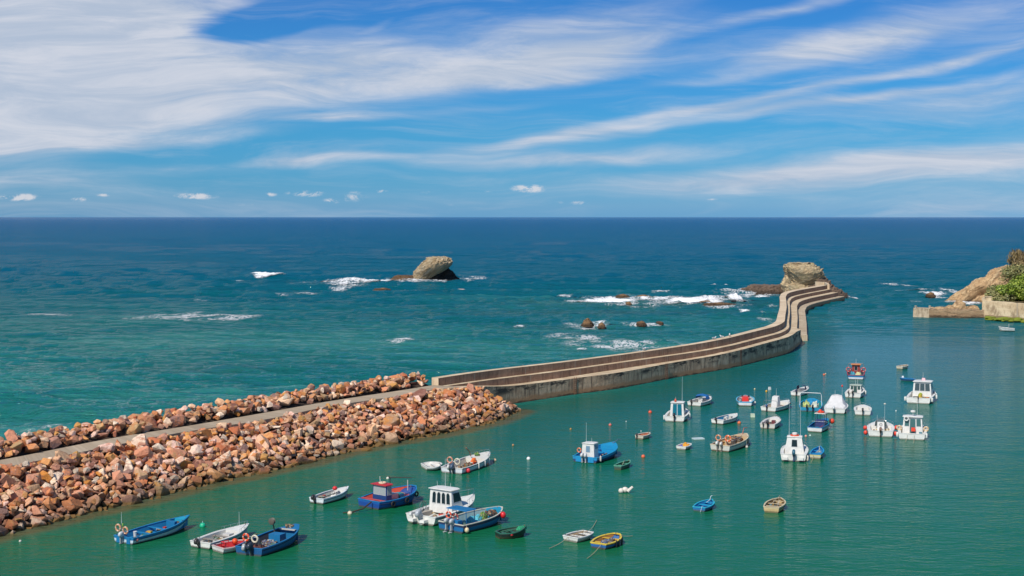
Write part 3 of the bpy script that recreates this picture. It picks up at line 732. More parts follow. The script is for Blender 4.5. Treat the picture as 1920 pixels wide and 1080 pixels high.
# southern terrace: its outer edge is the surveyed quay face
HF = np.array([[p.x, p.y] for p in [P(a, b) for a, b in [(860, 772.5)] + HFACE]])
qf = []
for i in range(KC + 1):
    c0 = BW[i, :2]; nn = NRM[i]; best = None
    for a, b in zip(HF[:-1], HF[1:]):
        M_ = np.array([nn, -(b - a)]).T
        try: t, u = np.linalg.solve(M_, a - c0)
        except Exception: continue
        if -.05 <= u <= 1.05 and 0 < t < 6: best = t if best is None else min(best, t)
    qf.append(best if best else (wl + wt)[i])
qf = np.array(qf)
print('quay offsets', np.round(qf[::12], 2), np.round((wl + wt)[:KC + 1][::12], 2))
qf = smooth_line(np.clip(qf, (wl + wt)[:KC + 1] * .75, (wl + wt)[:KC + 1] * 1.5)[:, None], 12)[:, 0]
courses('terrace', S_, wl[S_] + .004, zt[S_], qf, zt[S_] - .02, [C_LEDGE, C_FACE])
z2 = np.full(len(BW) - KC, 1.85); z3 = np.full(len(BW) - KC, .92)
wN = wl[N_] + wt[N_]; wN2 = wN + 1.6
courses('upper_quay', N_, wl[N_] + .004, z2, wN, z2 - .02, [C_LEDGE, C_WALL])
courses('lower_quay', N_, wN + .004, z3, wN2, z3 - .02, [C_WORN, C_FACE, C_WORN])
# pale wall closing the end against the outcrop
mb = MB(); mb.uv = []
e0 = P(1551.5, 534.5, 3.55); e1 = P(1545, 531, 3.7); e2 = P(1529, 529.5, 3.9)
pts = [Vector(e0), Vector(e1), Vector(e2)]
for a, b in zip(pts, pts[1:]):
    d = (b - a).normalized(); nn = Vector((-d.y, d.x, 0)) * -.5
    q = [a, b, b + nn, a + nn]
    b0 = len(mb.v)
    for zz in (1.5, None):
        for p_ in q:
            mb.v.append((p_.x, p_.y, zz if zz else p_.z + .25)); mb.uv.append((p_.x + p_.y, zz if zz else p_.z))
    for f in [(3, 2, 1, 0), (4, 5, 6, 7), (0, 1, 5, 4), (1, 2, 6, 5), (2, 3, 7, 6), (3, 0, 4, 7)]: mb.f.append(tuple(i + b0 for i in f)); mb.m.append(0)
o = keep(mb.obj('end_wall', C_TOP, smooth=25), bwt)

# ================================================================== RUBBLE MOUND AND FOOTPATH
PZ = 3.0
near_px = [(-260, 921), (-120, 901), (0, 879.6), (118, 856), (237, 832), (326, 814), (500, 788), (619, 762), (747, 744), (827, 728), (880, 727.5)]
far_px = [(-260, 896), (-120, 882), (0, 865), (124, 839.6), (207, 823), (352, 800), (480, 778), (619, 753), (758, 732), (813, 723)]
nearE = smooth_line(resample([tuple(P(a, b, PZ)) for a, b in near_px], step=.8), 8)
farE = resample([tuple(P(a, b, PZ)) for a, b in far_px], step=.8); farE = smooth_line(farE, 8)
pathm = concrete('path_concrete', (184, 166, 142), (164, 146, 122), (138, 118, 94), streak=.3, joints=6)
mb = MB(); mb.uv = []
nn_ = 90
A = resample(nearE, n=nn_); B = resample(farE, n=nn_)
endA = P(905, 728, 2.4)
for i in range(nn_):
    for q in (B[i], A[i]):
        mb.v.append((q[0], q[1], PZ + .06)); mb.uv.append((i * .9, 0 if q is B[i] else 2))
    for q in (B[i], A[i]):
        mb.v.append((q[0], q[1], PZ - .4)); mb.uv.append((i * .9, -.4))
for i in range(nn_ - 1):
    a = i * 4; c = a + 4
    for f in [(a, a + 1, c + 1, c), (a + 1, a + 3, c + 3, c + 1), (a, c, c + 2, a + 2)]: mb.f.append(f); mb.m.append(0)
mb.f.append((0, 2, 3, 1)); mb.m.append(0); n4 = (nn_ - 1) * 4; mb.f.append((n4, n4 + 1, n4 + 3, n4 + 2)); mb.m.append(0)
o = mb.obj('path', pathm, smooth=25); tag(o, kind='structure')

WL = resample([tuple(P(a, b, 0)) for a, b in WATERLINE], step=.5)
# slope facing the harbour: pair every crest point with the waterline point straight below it
top_pts = [np.array([q[0], q[1], PZ - .05]) for q in nearE]
endtop = [P(900, 731, 2.6), P(920, 742, 1.9), P(940, 755, 1.0), P(965, 768, .1)]
last = top_pts[-1]
for q in endtop: top_pts.append(np.array([q.x, q.y, q.z]))
top = resample([tuple(p) for p in top_pts], n=130)
tg = np.gradient(top[:, :2], axis=0); tg /= np.linalg.norm(tg, axis=1)[:, None]
bot = []
for i in range(len(top)):
    nn = np.array([tg[i, 1], -tg[i, 0]]); v = WL[:, :2] - top[i, :2]
    along = np.abs(v @ tg[min(i, 100)]); perp = v @ np.array([tg[min(i, 100), 1], -tg[min(i, 100), 0]])
    k = np.argmin(along + (perp < 0) * 50)
    bot.append([WL[k, 0], WL[k, 1], 0])
bot = smooth_line(np.array(bot), 10)
print('slope widths', np.round(np.linalg.norm((bot - top)[::13, :2], axis=1), 1))
def slope_pt(u, v):
    i = min(max(u, 0), 1) * (len(top) - 1); k = min(int(i), len(top) - 2); f = i - k
    a = top[k] * (1 - f) + top[k + 1] * f; b = bot[k] * (1 - f) + bot[k + 1] * f
    p = a * (1 - v) + b * v
    p = p.copy(); p[2] = a[2] * (1 - v ** 1.12) + min(0, 1 - v) * 1.2
    return Vector(p)
# seaward berm: offsets from far edge
fe = farE; tf = np.gradient(fe[:, :2], axis=0); tf /= np.linalg.norm(tf, axis=1)[:, None]; nf = np.stack([-tf[:, 1], tf[:, 0]], 1)
BERM = [(0, PZ - .1), (.6, PZ + .35), (1.5, PZ + .75), (2.5, PZ + .65), (4.0, PZ - .6), (6.5, .3), (8.5, -.9)]
def berm_pt(u, o):
    i = u * (len(fe) - 1); k = min(int(i), len(fe) - 2); f = i - k
    a = fe[k] * (1 - f) + fe[k + 1] * f; n = nf[k]
    return Vector((a[0] + n[0] * o, a[1] + n[1] * o, float(np.interp(o, [b[0] for b in BERM], [b[1] for b in BERM]))))
corem = rock_mat('mound_core', (90, 70, 54), (66, 52, 42), (40, 32, 28), wet=.6, wetcol=(40, 30, 20))
mb = MB()
g1 = [[slope_pt(i / 90, j / 8 * 1.25) - Vector((0, 0, .45)) for j in range(9)] for i in range(91)]
mb.loft(g1, False, False)
g2 = [[berm_pt(i / 90, o_) - Vector((0, 0, .4)) for o_ in (0, .6, 1.5, 2.5, 4, 6.5, 8.5)] for i in range(91)]
mb.loft(g2, False, False)
o = mb.obj('mound', corem, smooth=60); tag(o, kind='structure')

# boulders
rnd = random.Random(12)
def boulder_mesh(seed, big=False):
    r = random.Random(seed); bm = bmesh.new()
    for i in range(r.randint(10, 17)):
        v = Vector((r.gauss(0, 1), r.gauss(0, 1), r.gauss(0, 1))).normalized()
        v = Vector([math.copysign(abs(c) ** .72, c) for c in v])
        bm.verts.new((v.x * r.uniform(.44, .54), v.y * r.uniform(.38, .5), v.z * r.uniform(.3, .42)))
    res = bmesh.ops.convex_hull(bm, input=bm.verts)
    bmesh.ops.delete(bm, geom=[e for e in res['geom_interior'] if isinstance(e, bmesh.types.BMVert)], context='VERTS')
    bmesh.ops.dissolve_limit(bm, angle_limit=R(9), verts=bm.verts, edges=bm.edges)
    bmesh.ops.bevel(bm, geom=list(bm.edges), offset=.008, segments=1, affect='EDGES', clamp_overlap=True)
    bmesh.ops.triangulate(bm, faces=bm.faces)
    me = bpy.data.meshes.new('boulder'); bm.to_mesh(me); bm.free()
    return me
def boulder_mat():
    m, b, p, out = new_mat('boulder_stone')
    oi = b.n('ShaderNodeObjectInfo').outputs['Random']
    isl = b.n('ShaderNodeNewGeometry')
    r = b.math('FRACT', b.math('ADD', b.math('MULTIPLY', oi, 7.31), isl.outputs['Random Per Island']))
    g = isl.outputs['Position']
    off = b.n('ShaderNodeCombineXYZ'); b.put(off.inputs[0], b.math('MULTIPLY', r, 90)); b.put(off.inputs[1], b.math('MULTIPLY', r, 37))
    q = b.vmath('ADD', g, off.outputs[0])
    pal = [(200, 158, 122), (178, 120, 80), (216, 192, 168), (168, 98, 66), (164, 150, 134), (120, 92, 84), (206, 172, 156), (192, 136, 86), (156, 114, 84), (182, 130, 106), (176, 116, 58), (206, 172, 142), (142, 98, 80), (110, 72, 60), (184, 118, 82), (156, 128, 92), (192, 148, 120), (130, 94, 80), (172, 126, 72), (192, 132, 104), (162, 102, 66), (152, 120, 94)]
    a = b.ramp(r, [(i / len(pal), lin(c)) for i, c in enumerate(pal)], 'CONSTANT')
    r2 = b.math('FRACT', b.math('MULTIPLY', r, 13.7))
    a2 = b.ramp(r2, [(i / len(pal), lin(c)) for i, c in enumerate(pal[::-1])], 'CONSTANT')
    n = b.noise(q, 1.5, 5, .68, .6)
    col = b.mix(b.smooth(n, .45, .62, 0, .8), a, a2)
    n2 = b.noise(q, 4.5, 5, .7)
    col = b.mix(b.smooth(n2, .5, .72, 0, .5), col, lin((96, 66, 50)))
    col = b.mix(b.smooth(b.noise(b.mapping(q, sc=(1, 1, 3.5)), 2.4, 4, .7), .6, .72, 0, .55), col, lin((222, 204, 180)))
    hs = b.n('ShaderNodeHueSaturation'); hs.inputs['Saturation'].default_value = 1.04; hs.inputs['Value'].default_value = 1.32; b.put(hs.inputs['Color'], col); col = hs.outputs[0]
    sp = b.n('ShaderNodeSeparateXYZ'); m.node_tree.links.new(g, sp.inputs[0])
    hsea = b.math('ADD', sp.outputs[2], b.math('MULTIPLY', b.noise(g, .4, 3, .6), -.9))
    col = b.mix(b.smooth(hsea, -.1, .95, .62, 0), col, b.mix(.5, b.mix(1.0, col, (.40, .36, .32), 'MULTIPLY'), lin((84, 74, 58))))
    col = b.mix(b.smooth(hsea, -.35, -.12, .9, 0), col, lin((104, 78, 30)))
    b.put(p.inputs['Base Color'], col); p.inputs['Roughness'].default_value = .85
    bp = b.n('ShaderNodeBump'); bp.inputs['Strength'].default_value = .9; bp.inputs['Distance'].default_value = .12
    b.put(bp.inputs['Height'], b.math('ADD', b.noise(q, 3.2, 6, .7), b.math('MULTIPLY', n, .6))); b.put(p.inputs['Normal'], bp.outputs[0])
    return m
BM_ = boulder_mat()
BMESH = [boulder_mesh(100 + i) for i in range(16)]
for me in BMESH: me.materials.append(BM_)
placed = []   # loc, rot, scale, side
def put_boulder(p, s, side, lift=0.0):
    rot = (rnd.uniform(-.7, .7), rnd.uniform(-.7, .7), rnd.uniform(0, 6.28))
    sc = (s * rnd.uniform(.9, 1.35), s * rnd.uniform(.8, 1.1), s * rnd.uniform(.8, 1.15))
    placed.append((Vector(p) + Vector((0, 0, lift)), rot, sc, side, rnd.randrange(16)))
def scatter(pf, u0, u1, v0, v1, n, rmin, smin, smax, side, lift):
    pts = []; cell = {}
    tries = 0
    while len(pts) < n and tries < n * 30:
        tries += 1
        u = rnd.uniform(u0, u1); v = rnd.uniform(v0, v1); s = smin + (smax - smin) * rnd.random() ** 2.8
        p = pf(u, v); key = (int(p.x), int(p.y)); ok = True
        for dx in (-1, 0, 1):
            for dy in (-1, 0, 1):
                for q, s2 in cell.get((key[0] + dx, key[1] + dy), ()):
                    if (q - p).length < rmin * (s + s2) / 2: ok = False; break
                if not ok: break
            if not ok: break
        if ok:
            cell.setdefault(key, []).append((p, s)); pts.append(p)
            put_boulder(p, s, side, rnd.uniform(-.1, .1) * s + lift)
scatter(slope_pt, 0, 1, .03, 1.10, 1500, .62, .6, 2.15, 'harbour', .0)
scatter(slope_pt, 0, 1, .06, 1.0, 480, .9, .55, 1.15, 'harbour', .32)
scatter(lambda u, v: berm_pt(u, v), 0, 1, .45, 6.5, 900, .62, .6, 1.9, 'sea', .0)
scatter(lambda u, v: berm_pt(u, v), 0, 1, .7, 3.2, 200, .95, .55, 1.1, 'sea', .36)
# heap round the start of the parapet
print('boulders', len(placed))
def seen_size(b):
    p, r, s, side, k = b
    d = math.hypot(p.x, p.y); px = 960 + FPX * p.x / p.y
    if px < -20: return 0
    occ = 1.0
    if side == 'sea':
        if p.z < PZ + .1: occ = .1
    if p.z < .15: occ *= .5
    return s[0] * s[1] / d / d * occ
placed.sort(key=seen_size, reverse=True)
tint = ['brown', 'grey']
cut = 296
for b in placed[:cut]:
    p, r, s, side, k = b
    o = bpy.data.objects.new('boulder', BMESH[k]); COL.objects.link(o)
    o.location = p; o.rotation_euler = r; o.scale = s
    if side == 'sea': tag(o, 'angular quarried boulder piled along the seaward edge of the footpath', 'boulder', 'riprap boulders on the seaward side of the path')
    elif p.z < .55: tag(o, 'dark damp quarried boulder at the harbour waterline of the rubble slope', 'boulder', 'riprap boulders along the harbour waterline')
    else: tag(o, 'dry pinkish brown quarried boulder on the rubble slope above the harbour', 'boulder', 'riprap boulders on the harbour slope')
from mathutils import Euler
VS = []; FS = []; nb = 0
arr = []
for me in BMESH:
    c = np.empty(len(me.vertices) * 3, np.float32); me.vertices.foreach_get('co', c)
    t = np.array([list(p.vertices) for p in me.polygons], np.int32)
    arr.append((c.reshape(-1, 3), t))
for p, r, s, side, k in placed[cut:]:
    M_ = np.array(Euler(r).to_matrix()) @ np.diag(s)
    VS.append(arr[k][0] @ M_.T + np.array(p)); FS.append(arr[k][1] + nb); nb += len(arr[k][0])
VS = np.vstack(VS); FS = np.vstack(FS)
me = bpy.data.meshes.new('boulder_heap'); me.from_pydata(VS.tolist(), [], FS.tolist()); me.materials.append(BM_)
o = bpy.data.objects.new('boulder_heap', me); COL.objects.link(o)
tag(o, 'mass of smaller riprap boulders filling both sides of the footpath', 'boulders', kind='stuff')

# iron ladders let into the quay face and a few mooring rings
for px in (1080, 1250, 1389):
    i = int(np.argmin([abs((960 + FPX * (BW[k, 0] + NRM[k, 0] * qf[k]) / (BW[k, 1] + NRM[k, 1] * qf[k])) - px) for k in range(KC + 1)]))
    n_ = NRM[i]; t_ = tang[i]; c = np.array([BW[i, 0], BW[i, 1]]) + n_ * (qf[i] + .08); z_ = zt[i]
    mb = MB()
    for s_ in (-.2, .2): mb.tube([(c[0] + t_[0] * s_, c[1] + t_[1] * s_, -.3), (c[0] + t_[0] * s_, c[1] + t_[1] * s_, z_ + .12)], .025, 5)
    for k in range(8): mb.tube([(c[0] - t_[0] * .2, c[1] - t_[1] * .2, z_ * k / 8 + .1), (c[0] + t_[0] * .2, c[1] + t_[1] * .2, z_ * k / 8 + .1)], .018, 4)
    keep(mb.obj('ladder', paint((112, 74, 52), .8, .5)), bwt)
# ================================================================== RIGHT HEADLAND, JETTY, QUAY WALL
HR = rock_mat('right_headland_rock', (222, 192, 146), (192, 156, 114), (92, 68, 46), bed=(-.5, -.25, .8), bscale=1.2, wet=.9, wetcol=(70, 48, 30))
def headland():
    d0 = P(960, 569).y; s = FPX / d0
    sil = [(1772, 569), (1778, 564), (1790, 556), (1806, 545), (1822, 534), (1832, 528), (1850, 518), (1866, 509), (1880, 502), (1896, 498), (1912, 494), (1960, 484), (2040, 470), (2160, 462)]
    xs = np.array([(a - 960) / s for a, b in sil]); hs = np.array([(569 - b) / s + .2 for a, b in sil])
    nu, nv = 230, 110; rings = []
    bd = Vector((-.5, -.25, .8)).normalized()
    for i in range(nu):
        x = xs[0] + (xs[-1] - xs[0]) * (i / (nu - 1)) ** 1.25; h = float(np.interp(x, xs, hs)); ring = []
        px = 960 + x * s
        for j in range(nv):
            v = j / (nv - 1)                      # 0 front foot, .62 crest, 1 back foot
            if v < .62:
                q = v / .62; z = -.8 + (h + .8) * (math.sin(q * math.pi / 2) ** 1.15); y = d0 - 2 + q * (4 + h * .75)
            else:
                q = (v - .62) / .38; z = h - (h + .8) * q ** 1.6; y = d0 - 2 + 4 + h * .75 + q * (6 + h * .9)
            p = Vector((x, y, z))
            d = mnoise.fractal(p * .3 + Vector((4, 2, 9)), 1.0, 2.0, 5) * .9
            st = p.dot(bd) * .75 + mnoise.noise(p * .22) * 1.4; fr_ = st - math.floor(st)
            d += ((fr_ if fr_ < .8 else (1 - fr_) * 4) - .5) * .6 + mnoise.fractal(p * 1.9, 1.0, 2.0, 3) * .2
            nrm = Vector((-.35, -1 if v < .62 else .8, .8)).normalized()
            # cave-like cleft slanting up to the right
            pz = 569 - z * s
            cy = 569 - (px - 1812) * .86 if px < 1838 else 546.6 + (px - 1838) * -.0
            if v < .62 and 1808 < px < 1862:
                dist = (pz - (569 - (px - 1811) * .92 + max(0, px - 1836) * .78)) / 4.0
                d -= 3.6 * math.exp(-dist * dist) * min(1, (1862 - px) / 12)
            p = p + nrm * d * (1 if i > 3 else .3)
            p.x *= p.y / d0; p.z -= .25 * v          # the ridge runs away from the shore, not across it
            ring.append(p)
        rings.append(ring)
    mb = MB(); mb.loft(rings, False, False)
    o = mb.obj('headland', HR, smooth=24, fix=True)
    tag(o, kind='structure')
headland()
JM = rock_mat('jetty_stone', (214, 184, 144), (178, 144, 108), (104, 78, 56), bed=(0, 0, 1), bscale=2.4, wet=.7, wetcol=(60, 48, 34))
def wallbox(name, px0, px1, ybase0, ybase1, ztop0, ztop1, thick, mat, parent=None, jag=.0, seed=0, zb=-1):
    a = P(px0, ybase0); b = P(px1, ybase1); n = 60; rings = []
    d = (b - a); nn = Vector((-d.y, d.x, 0)).normalized()
    for i in range(n + 1):
        t = i / n; p = a + d * t; zt_ = ztop0 + (ztop1 - ztop0) * t + (mnoise.noise(Vector((t * 14, seed, 0))) * jag if 0 < i < n else 0)
        w1 = mnoise.noise(Vector((t * 9, seed, 5))) * jag * .6
        q = [p - nn * w1, p - nn * w1 * .5 + nn * .05, p + nn * thick, p + nn * thick]
        rings.append([Vector((q[0].x, q[0].y, zb)), Vector((q[1].x, q[1].y, zt_)), Vector((q[2].x, q[2].y, zt_)), Vector((q[3].x, q[3].y, zb))])
    mb = MB(); mb.loft(rings, True, True)
    mb.uv = [(v[0] * .9 + v[1] * .3, v[2]) for v in mb.v]
    return mb.obj(name, mat, parent, smooth=30)
jet = empty('jetty', P(1770, 597)); tag(jet, 'low weathered stone jetty reaching out from the right shore', 'jetty')
keep(wallbox('pier_head', 1712, 1742, 595.5, 596.5, 1.9, 1.85, 3.2, C_WORN, jag=.12, seed=1), jet)
keep(wallbox('pier_wall', 1742.5, 1845, 596.6, 598, 1.75, 1.7, 3.0, JM, jag=.4, seed=2), jet)
for px in (1717, 1743.5):
    q = P(px, 596.2); mb = MB(); mb.tube([(0, 0, -.1), (0, 0, .3), (0, 0, .42)], [.16, .15, .26], 10); mb.ball((0, 0, .42), (.28, .28, .12), 10, 6)
    o = mb.obj('bollard', paint((196, 184, 160), .8, .5)); o.location = (q.x + .2, q.y + .9, 1.86); keep2 = Matrix.Translation(jet.location).inverted(); o.parent = jet; o.matrix_parent_inverse = keep2
mbase = [(1808, 577.5, 30, 13, 'orange brown boulder heaped behind the jetty wall'), (1790, 578.5, 20, 5, 'low brown rock on the jetty left of the heaped boulder'), (1832, 579, 24, 5, 'flat brown rock between heaped boulder and quay wall'), (1772, 580, 22, 3.5, 'thin flat rock resting mid way along the jetty'), (1756, 580, 14, 3, 'smallest flat stone near the seaward end of the jetty')]
for i, (px, py, wp, hp, lab) in enumerate(mbase):
    q = P(px, 594); s = FPX / q.y; zt_ = (594 - py) / s
    h = wp / 2 / s; x0 = (px - 960) / s; H_ = hp / s
    o = ring_rock('boulder', [(zt_ - .8, x0 - h, x0 + h, q.y + 1.2, q.y + 4), (zt_, x0 - h, x0 + h, q.y + 1.2, q.y + 4), (zt_ + H_ * .6, x0 - h * .6, x0 + h * .7, q.y + 1.6, q.y + 3.6), (zt_ + H_, x0 - h * .2, x0 + h * .4, q.y + 2, q.y + 3)], HR, 60 + i, amp=.3, freq=.8, strata=.15, nr=16, na=40, fine=.1)
    tag(o, lab, 'rock')
QW = concrete('old_quay_concrete', (228, 208, 170), (208, 182, 144), (136, 112, 84), streak=.8, joints=3.2)
qw = empty('quay_wall', P(1850, 599)); tag(qw, 'old plastered quay wall below the shrubs on the right shore', 'wall')
keep(wallbox('wall', 1842, 1990, 595.5, 606, 3.45, 3.1, 1.2, QW, jag=.10, seed=3), qw)
keep(wallbox('foot', 1846, 1990, 598, 610, .75, .7, 1.2, paint((150, 128, 92), .9, .6), jag=.25, seed=4), qw)
# return wall going back from the corner
def retwall():
    a = P(1842, 595.5); n = 12; rings = []
    for i in range(n + 1):
        y = a.y + i * .9; x_ = a.x * y / a.y + .1; rings.append([Vector((x_ - .2, y, -1)), Vector((x_ - .2, y, 3.45)), Vector((x_ + .7, y, 3.45)), Vector((x_ + .7, y, -1))])
    mb = MB(); mb.loft(rings); mb.uv = [(v[1], v[2]) for v in mb.v]
    return mb.obj('return_wall', QW, smooth=30)
keep(retwall(), qw)
q = P(1857, 596); mb = MB(); mb.box((0, 0, .35), (1.1, .8, .7)); mb.box((0, 0, .74), (1.3, 1.0, .1)); mb.uv = [(v[0], v[2]) for v in mb.v]
o = mb.obj('pillar', QW, smooth=30); o.location = (q.x - .2, q.y + .9, 3.42); o.parent = qw; o.matrix_parent_inverse = Matrix.Translation(qw.location).inverted()
# ground behind wall
gm = rock_mat('shore_earth', (150, 128, 90), (118, 104, 70), (80, 72, 46), wet=0)
def shore():
    rings = []
    for i in range(60):
        x = P(1846, 595).x + i * .8; r_ = []
        for j in range(30):
            y = P(1846, 595).y + .8 + j * 1.5 - max(0, i - 6) * .33
            x = P(1850, 595).x + i * .8 + j * 1.5 * .36
            z = 3.0 + min(4.2, max(0, (j - 2) * .2)) * min(1, i / 14) + max(0, i - 10) * .08 - (max(0, 6 - i) * .5 if j > 4 else 0) + mnoise.noise(Vector((x * .3, y * .3, 0))) * .5 * min(1, j / 3)
            r_.append(Vector((x, y, z)))
        rings.append(r_)
    mb = MB(); mb.loft(rings, False, False); o = mb.obj('terrain', gm, smooth=60); tag(o, kind='structure')
shore()
# green weed on the foot of the wall
am = paint((124, 134, 24), .9, .45, grime=(60, 70, 24))
mb = MB()
rnd2 = random.Random(4)
for i in range(150):
    t = rnd2.random() ** 1.3; px = 1850 + t * 120; q = P(px, 598 + t * 8.5 + rnd2.uniform(-1.6, 1.2) * (.6 + t * 1.5), .25)
    mb.ball((q.x, q.y, q.z - .1 + rnd2.random() * .45), (rnd2.uniform(.3, .9), rnd2.uniform(.2, .5), rnd2.uniform(.08, .26)), 7, 5)
o = mb.obj('seaweed', am, smooth=40); tag(o, 'bright green weed coating the foot of the quay wall', 'seaweed', kind='stuff')

def leaf_mat(name, c1, c2, c3):
    m, b, p, out = new_mat(name)
    g = b.n('ShaderNodeNewGeometry')
    r = g.outputs['Random Per Island']
    col = b.ramp(r, [(0, lin(c1)), (.5, lin(c2)), (1, lin(c3))])
    n = b.noise(g.outputs['Position'], .5, 4, .6)
    col = b.mix(b.smooth(n, .35, .7, 0, .6), col, lin(c1))
    b.put(p.inputs['Base Color'], col); p.inputs['Roughness'].default_value = .6
    return m
LG = leaf_mat('leaves_bright', (78, 100, 24), (132, 154, 40), (186, 194, 84))
LD = leaf_mat('leaves_olive', (104, 110, 62), (142, 140, 86), (176, 162, 104))
LB = leaf_mat('leaves_brown', (92, 78, 50), (134, 112, 70), (160, 138, 92))
def shrub(c, rad, n, mat, label, seed, leaf=.26, upright=0):
    r = random.Random(seed); mb = MB()
    lobes = [(Vector((r.uniform(-.6, .6) * rad[0], r.uniform(-.6, .6) * rad[1], r.uniform(-.2, .65) * rad[2])), r.uniform(.32, .58)) for _ in range(13)]
    for i in range(n):
        lc, lr = lobes[i % 13]
        v = Vector((r.gauss(0, 1), r.gauss(0, 1), r.gauss(0, 1) + .3)).normalized()
        k = lr * r.uniform(.6, 1.12)
        p = lc + Vector((v.x * rad[0] * k, v.y * rad[1] * k, v.z * rad[2] * k))
        a = Vector((r.gauss(0, 1), r.gauss(0, 1), r.gauss(0, .7))).normalized()
        if upright: a = (a * .5 + Vector((0, 0, 1))).normalized()
        b_ = a.cross(v + Vector((.01, 0, 0))).normalized(); L = leaf * r.uniform(.6, 1.4); W_ = L * (.45 if not upright else .14)
        mb.add([p - a * L, p + b_ * W_, p + a * L, p - b_ * W_], [(0, 1, 2, 3)])
    t = empty('shrub', c); tag(t, label, 'shrub', 'shrubs on the right shore')
    mb.obj('foliage', mat, t, smooth=0, fix=False)
    tb = MB()
    for i in range(6):
        a = r.uniform(0, 6.28); tb.tube([(0, 0, -rad[2] * .8), (math.cos(a) * rad[0] * .3, math.sin(a) * rad[1] * .3, 0), (math.cos(a) * rad[0] * .55, math.sin(a) * rad[1] * .55, rad[2] * .6)], [.14, .09, .03], 5)
    tb.obj('branches', paint((84, 66, 48), .9, .3), t)
    return t
def at_depth(px, py, d): 
    r_ = ray(px, py); t = d / r_.y; return Vector((r_.x * t, d, CAM_H + r_.z * t))
D0 = P(1846, 595).y
shrub(at_depth(1903, 556, D0 + 5), (4.2, 3.2, 2.3), 5200, LG, 'bright green shrub hanging over the quay wall, leftmost of the green ones', 1)
shrub(at_depth(1922, 545, D0 + 6), (4.6, 4, 3.4), 6500, LG, 'tallest bright green shrub at the right edge of the shore', 2)
shrub(at_depth(1948, 560, D0 + 1), (4.6, 3.4, 3.0), 3000, LG, 'bright green shrub low at the far right over the wall', 3)
shrub(at_depth(1874, 563, D0 + 4), (3.0, 2.2, 1.9), 3200, LD, 'grey green shrub at the corner of the quay wall', 4)
shrub(at_depth(1884, 548, D0 + 12), (3.6, 3, 1.5), 2600, LD, 'olive shrub between bare rock and the bright green shrubs', 5)
shrub(at_depth(1908, 524, D0 + 22), (3.4, 3, 3.2), 3000, LD, 'olive scrub on the slope above the green shrubs', 6)
shrub(at_depth(1920, 505, D0 + 30), (3.0, 3, 2.6), 2600, LB, 'dry brown scrub near the crest of the headland', 7)
shrub(at_depth(1920, 491, D0 + 34), (3.6, 2.6, 2.6), 1500, LB, 'dry spiky bush on the skyline of the headland', 8, leaf=.6, upright=1)
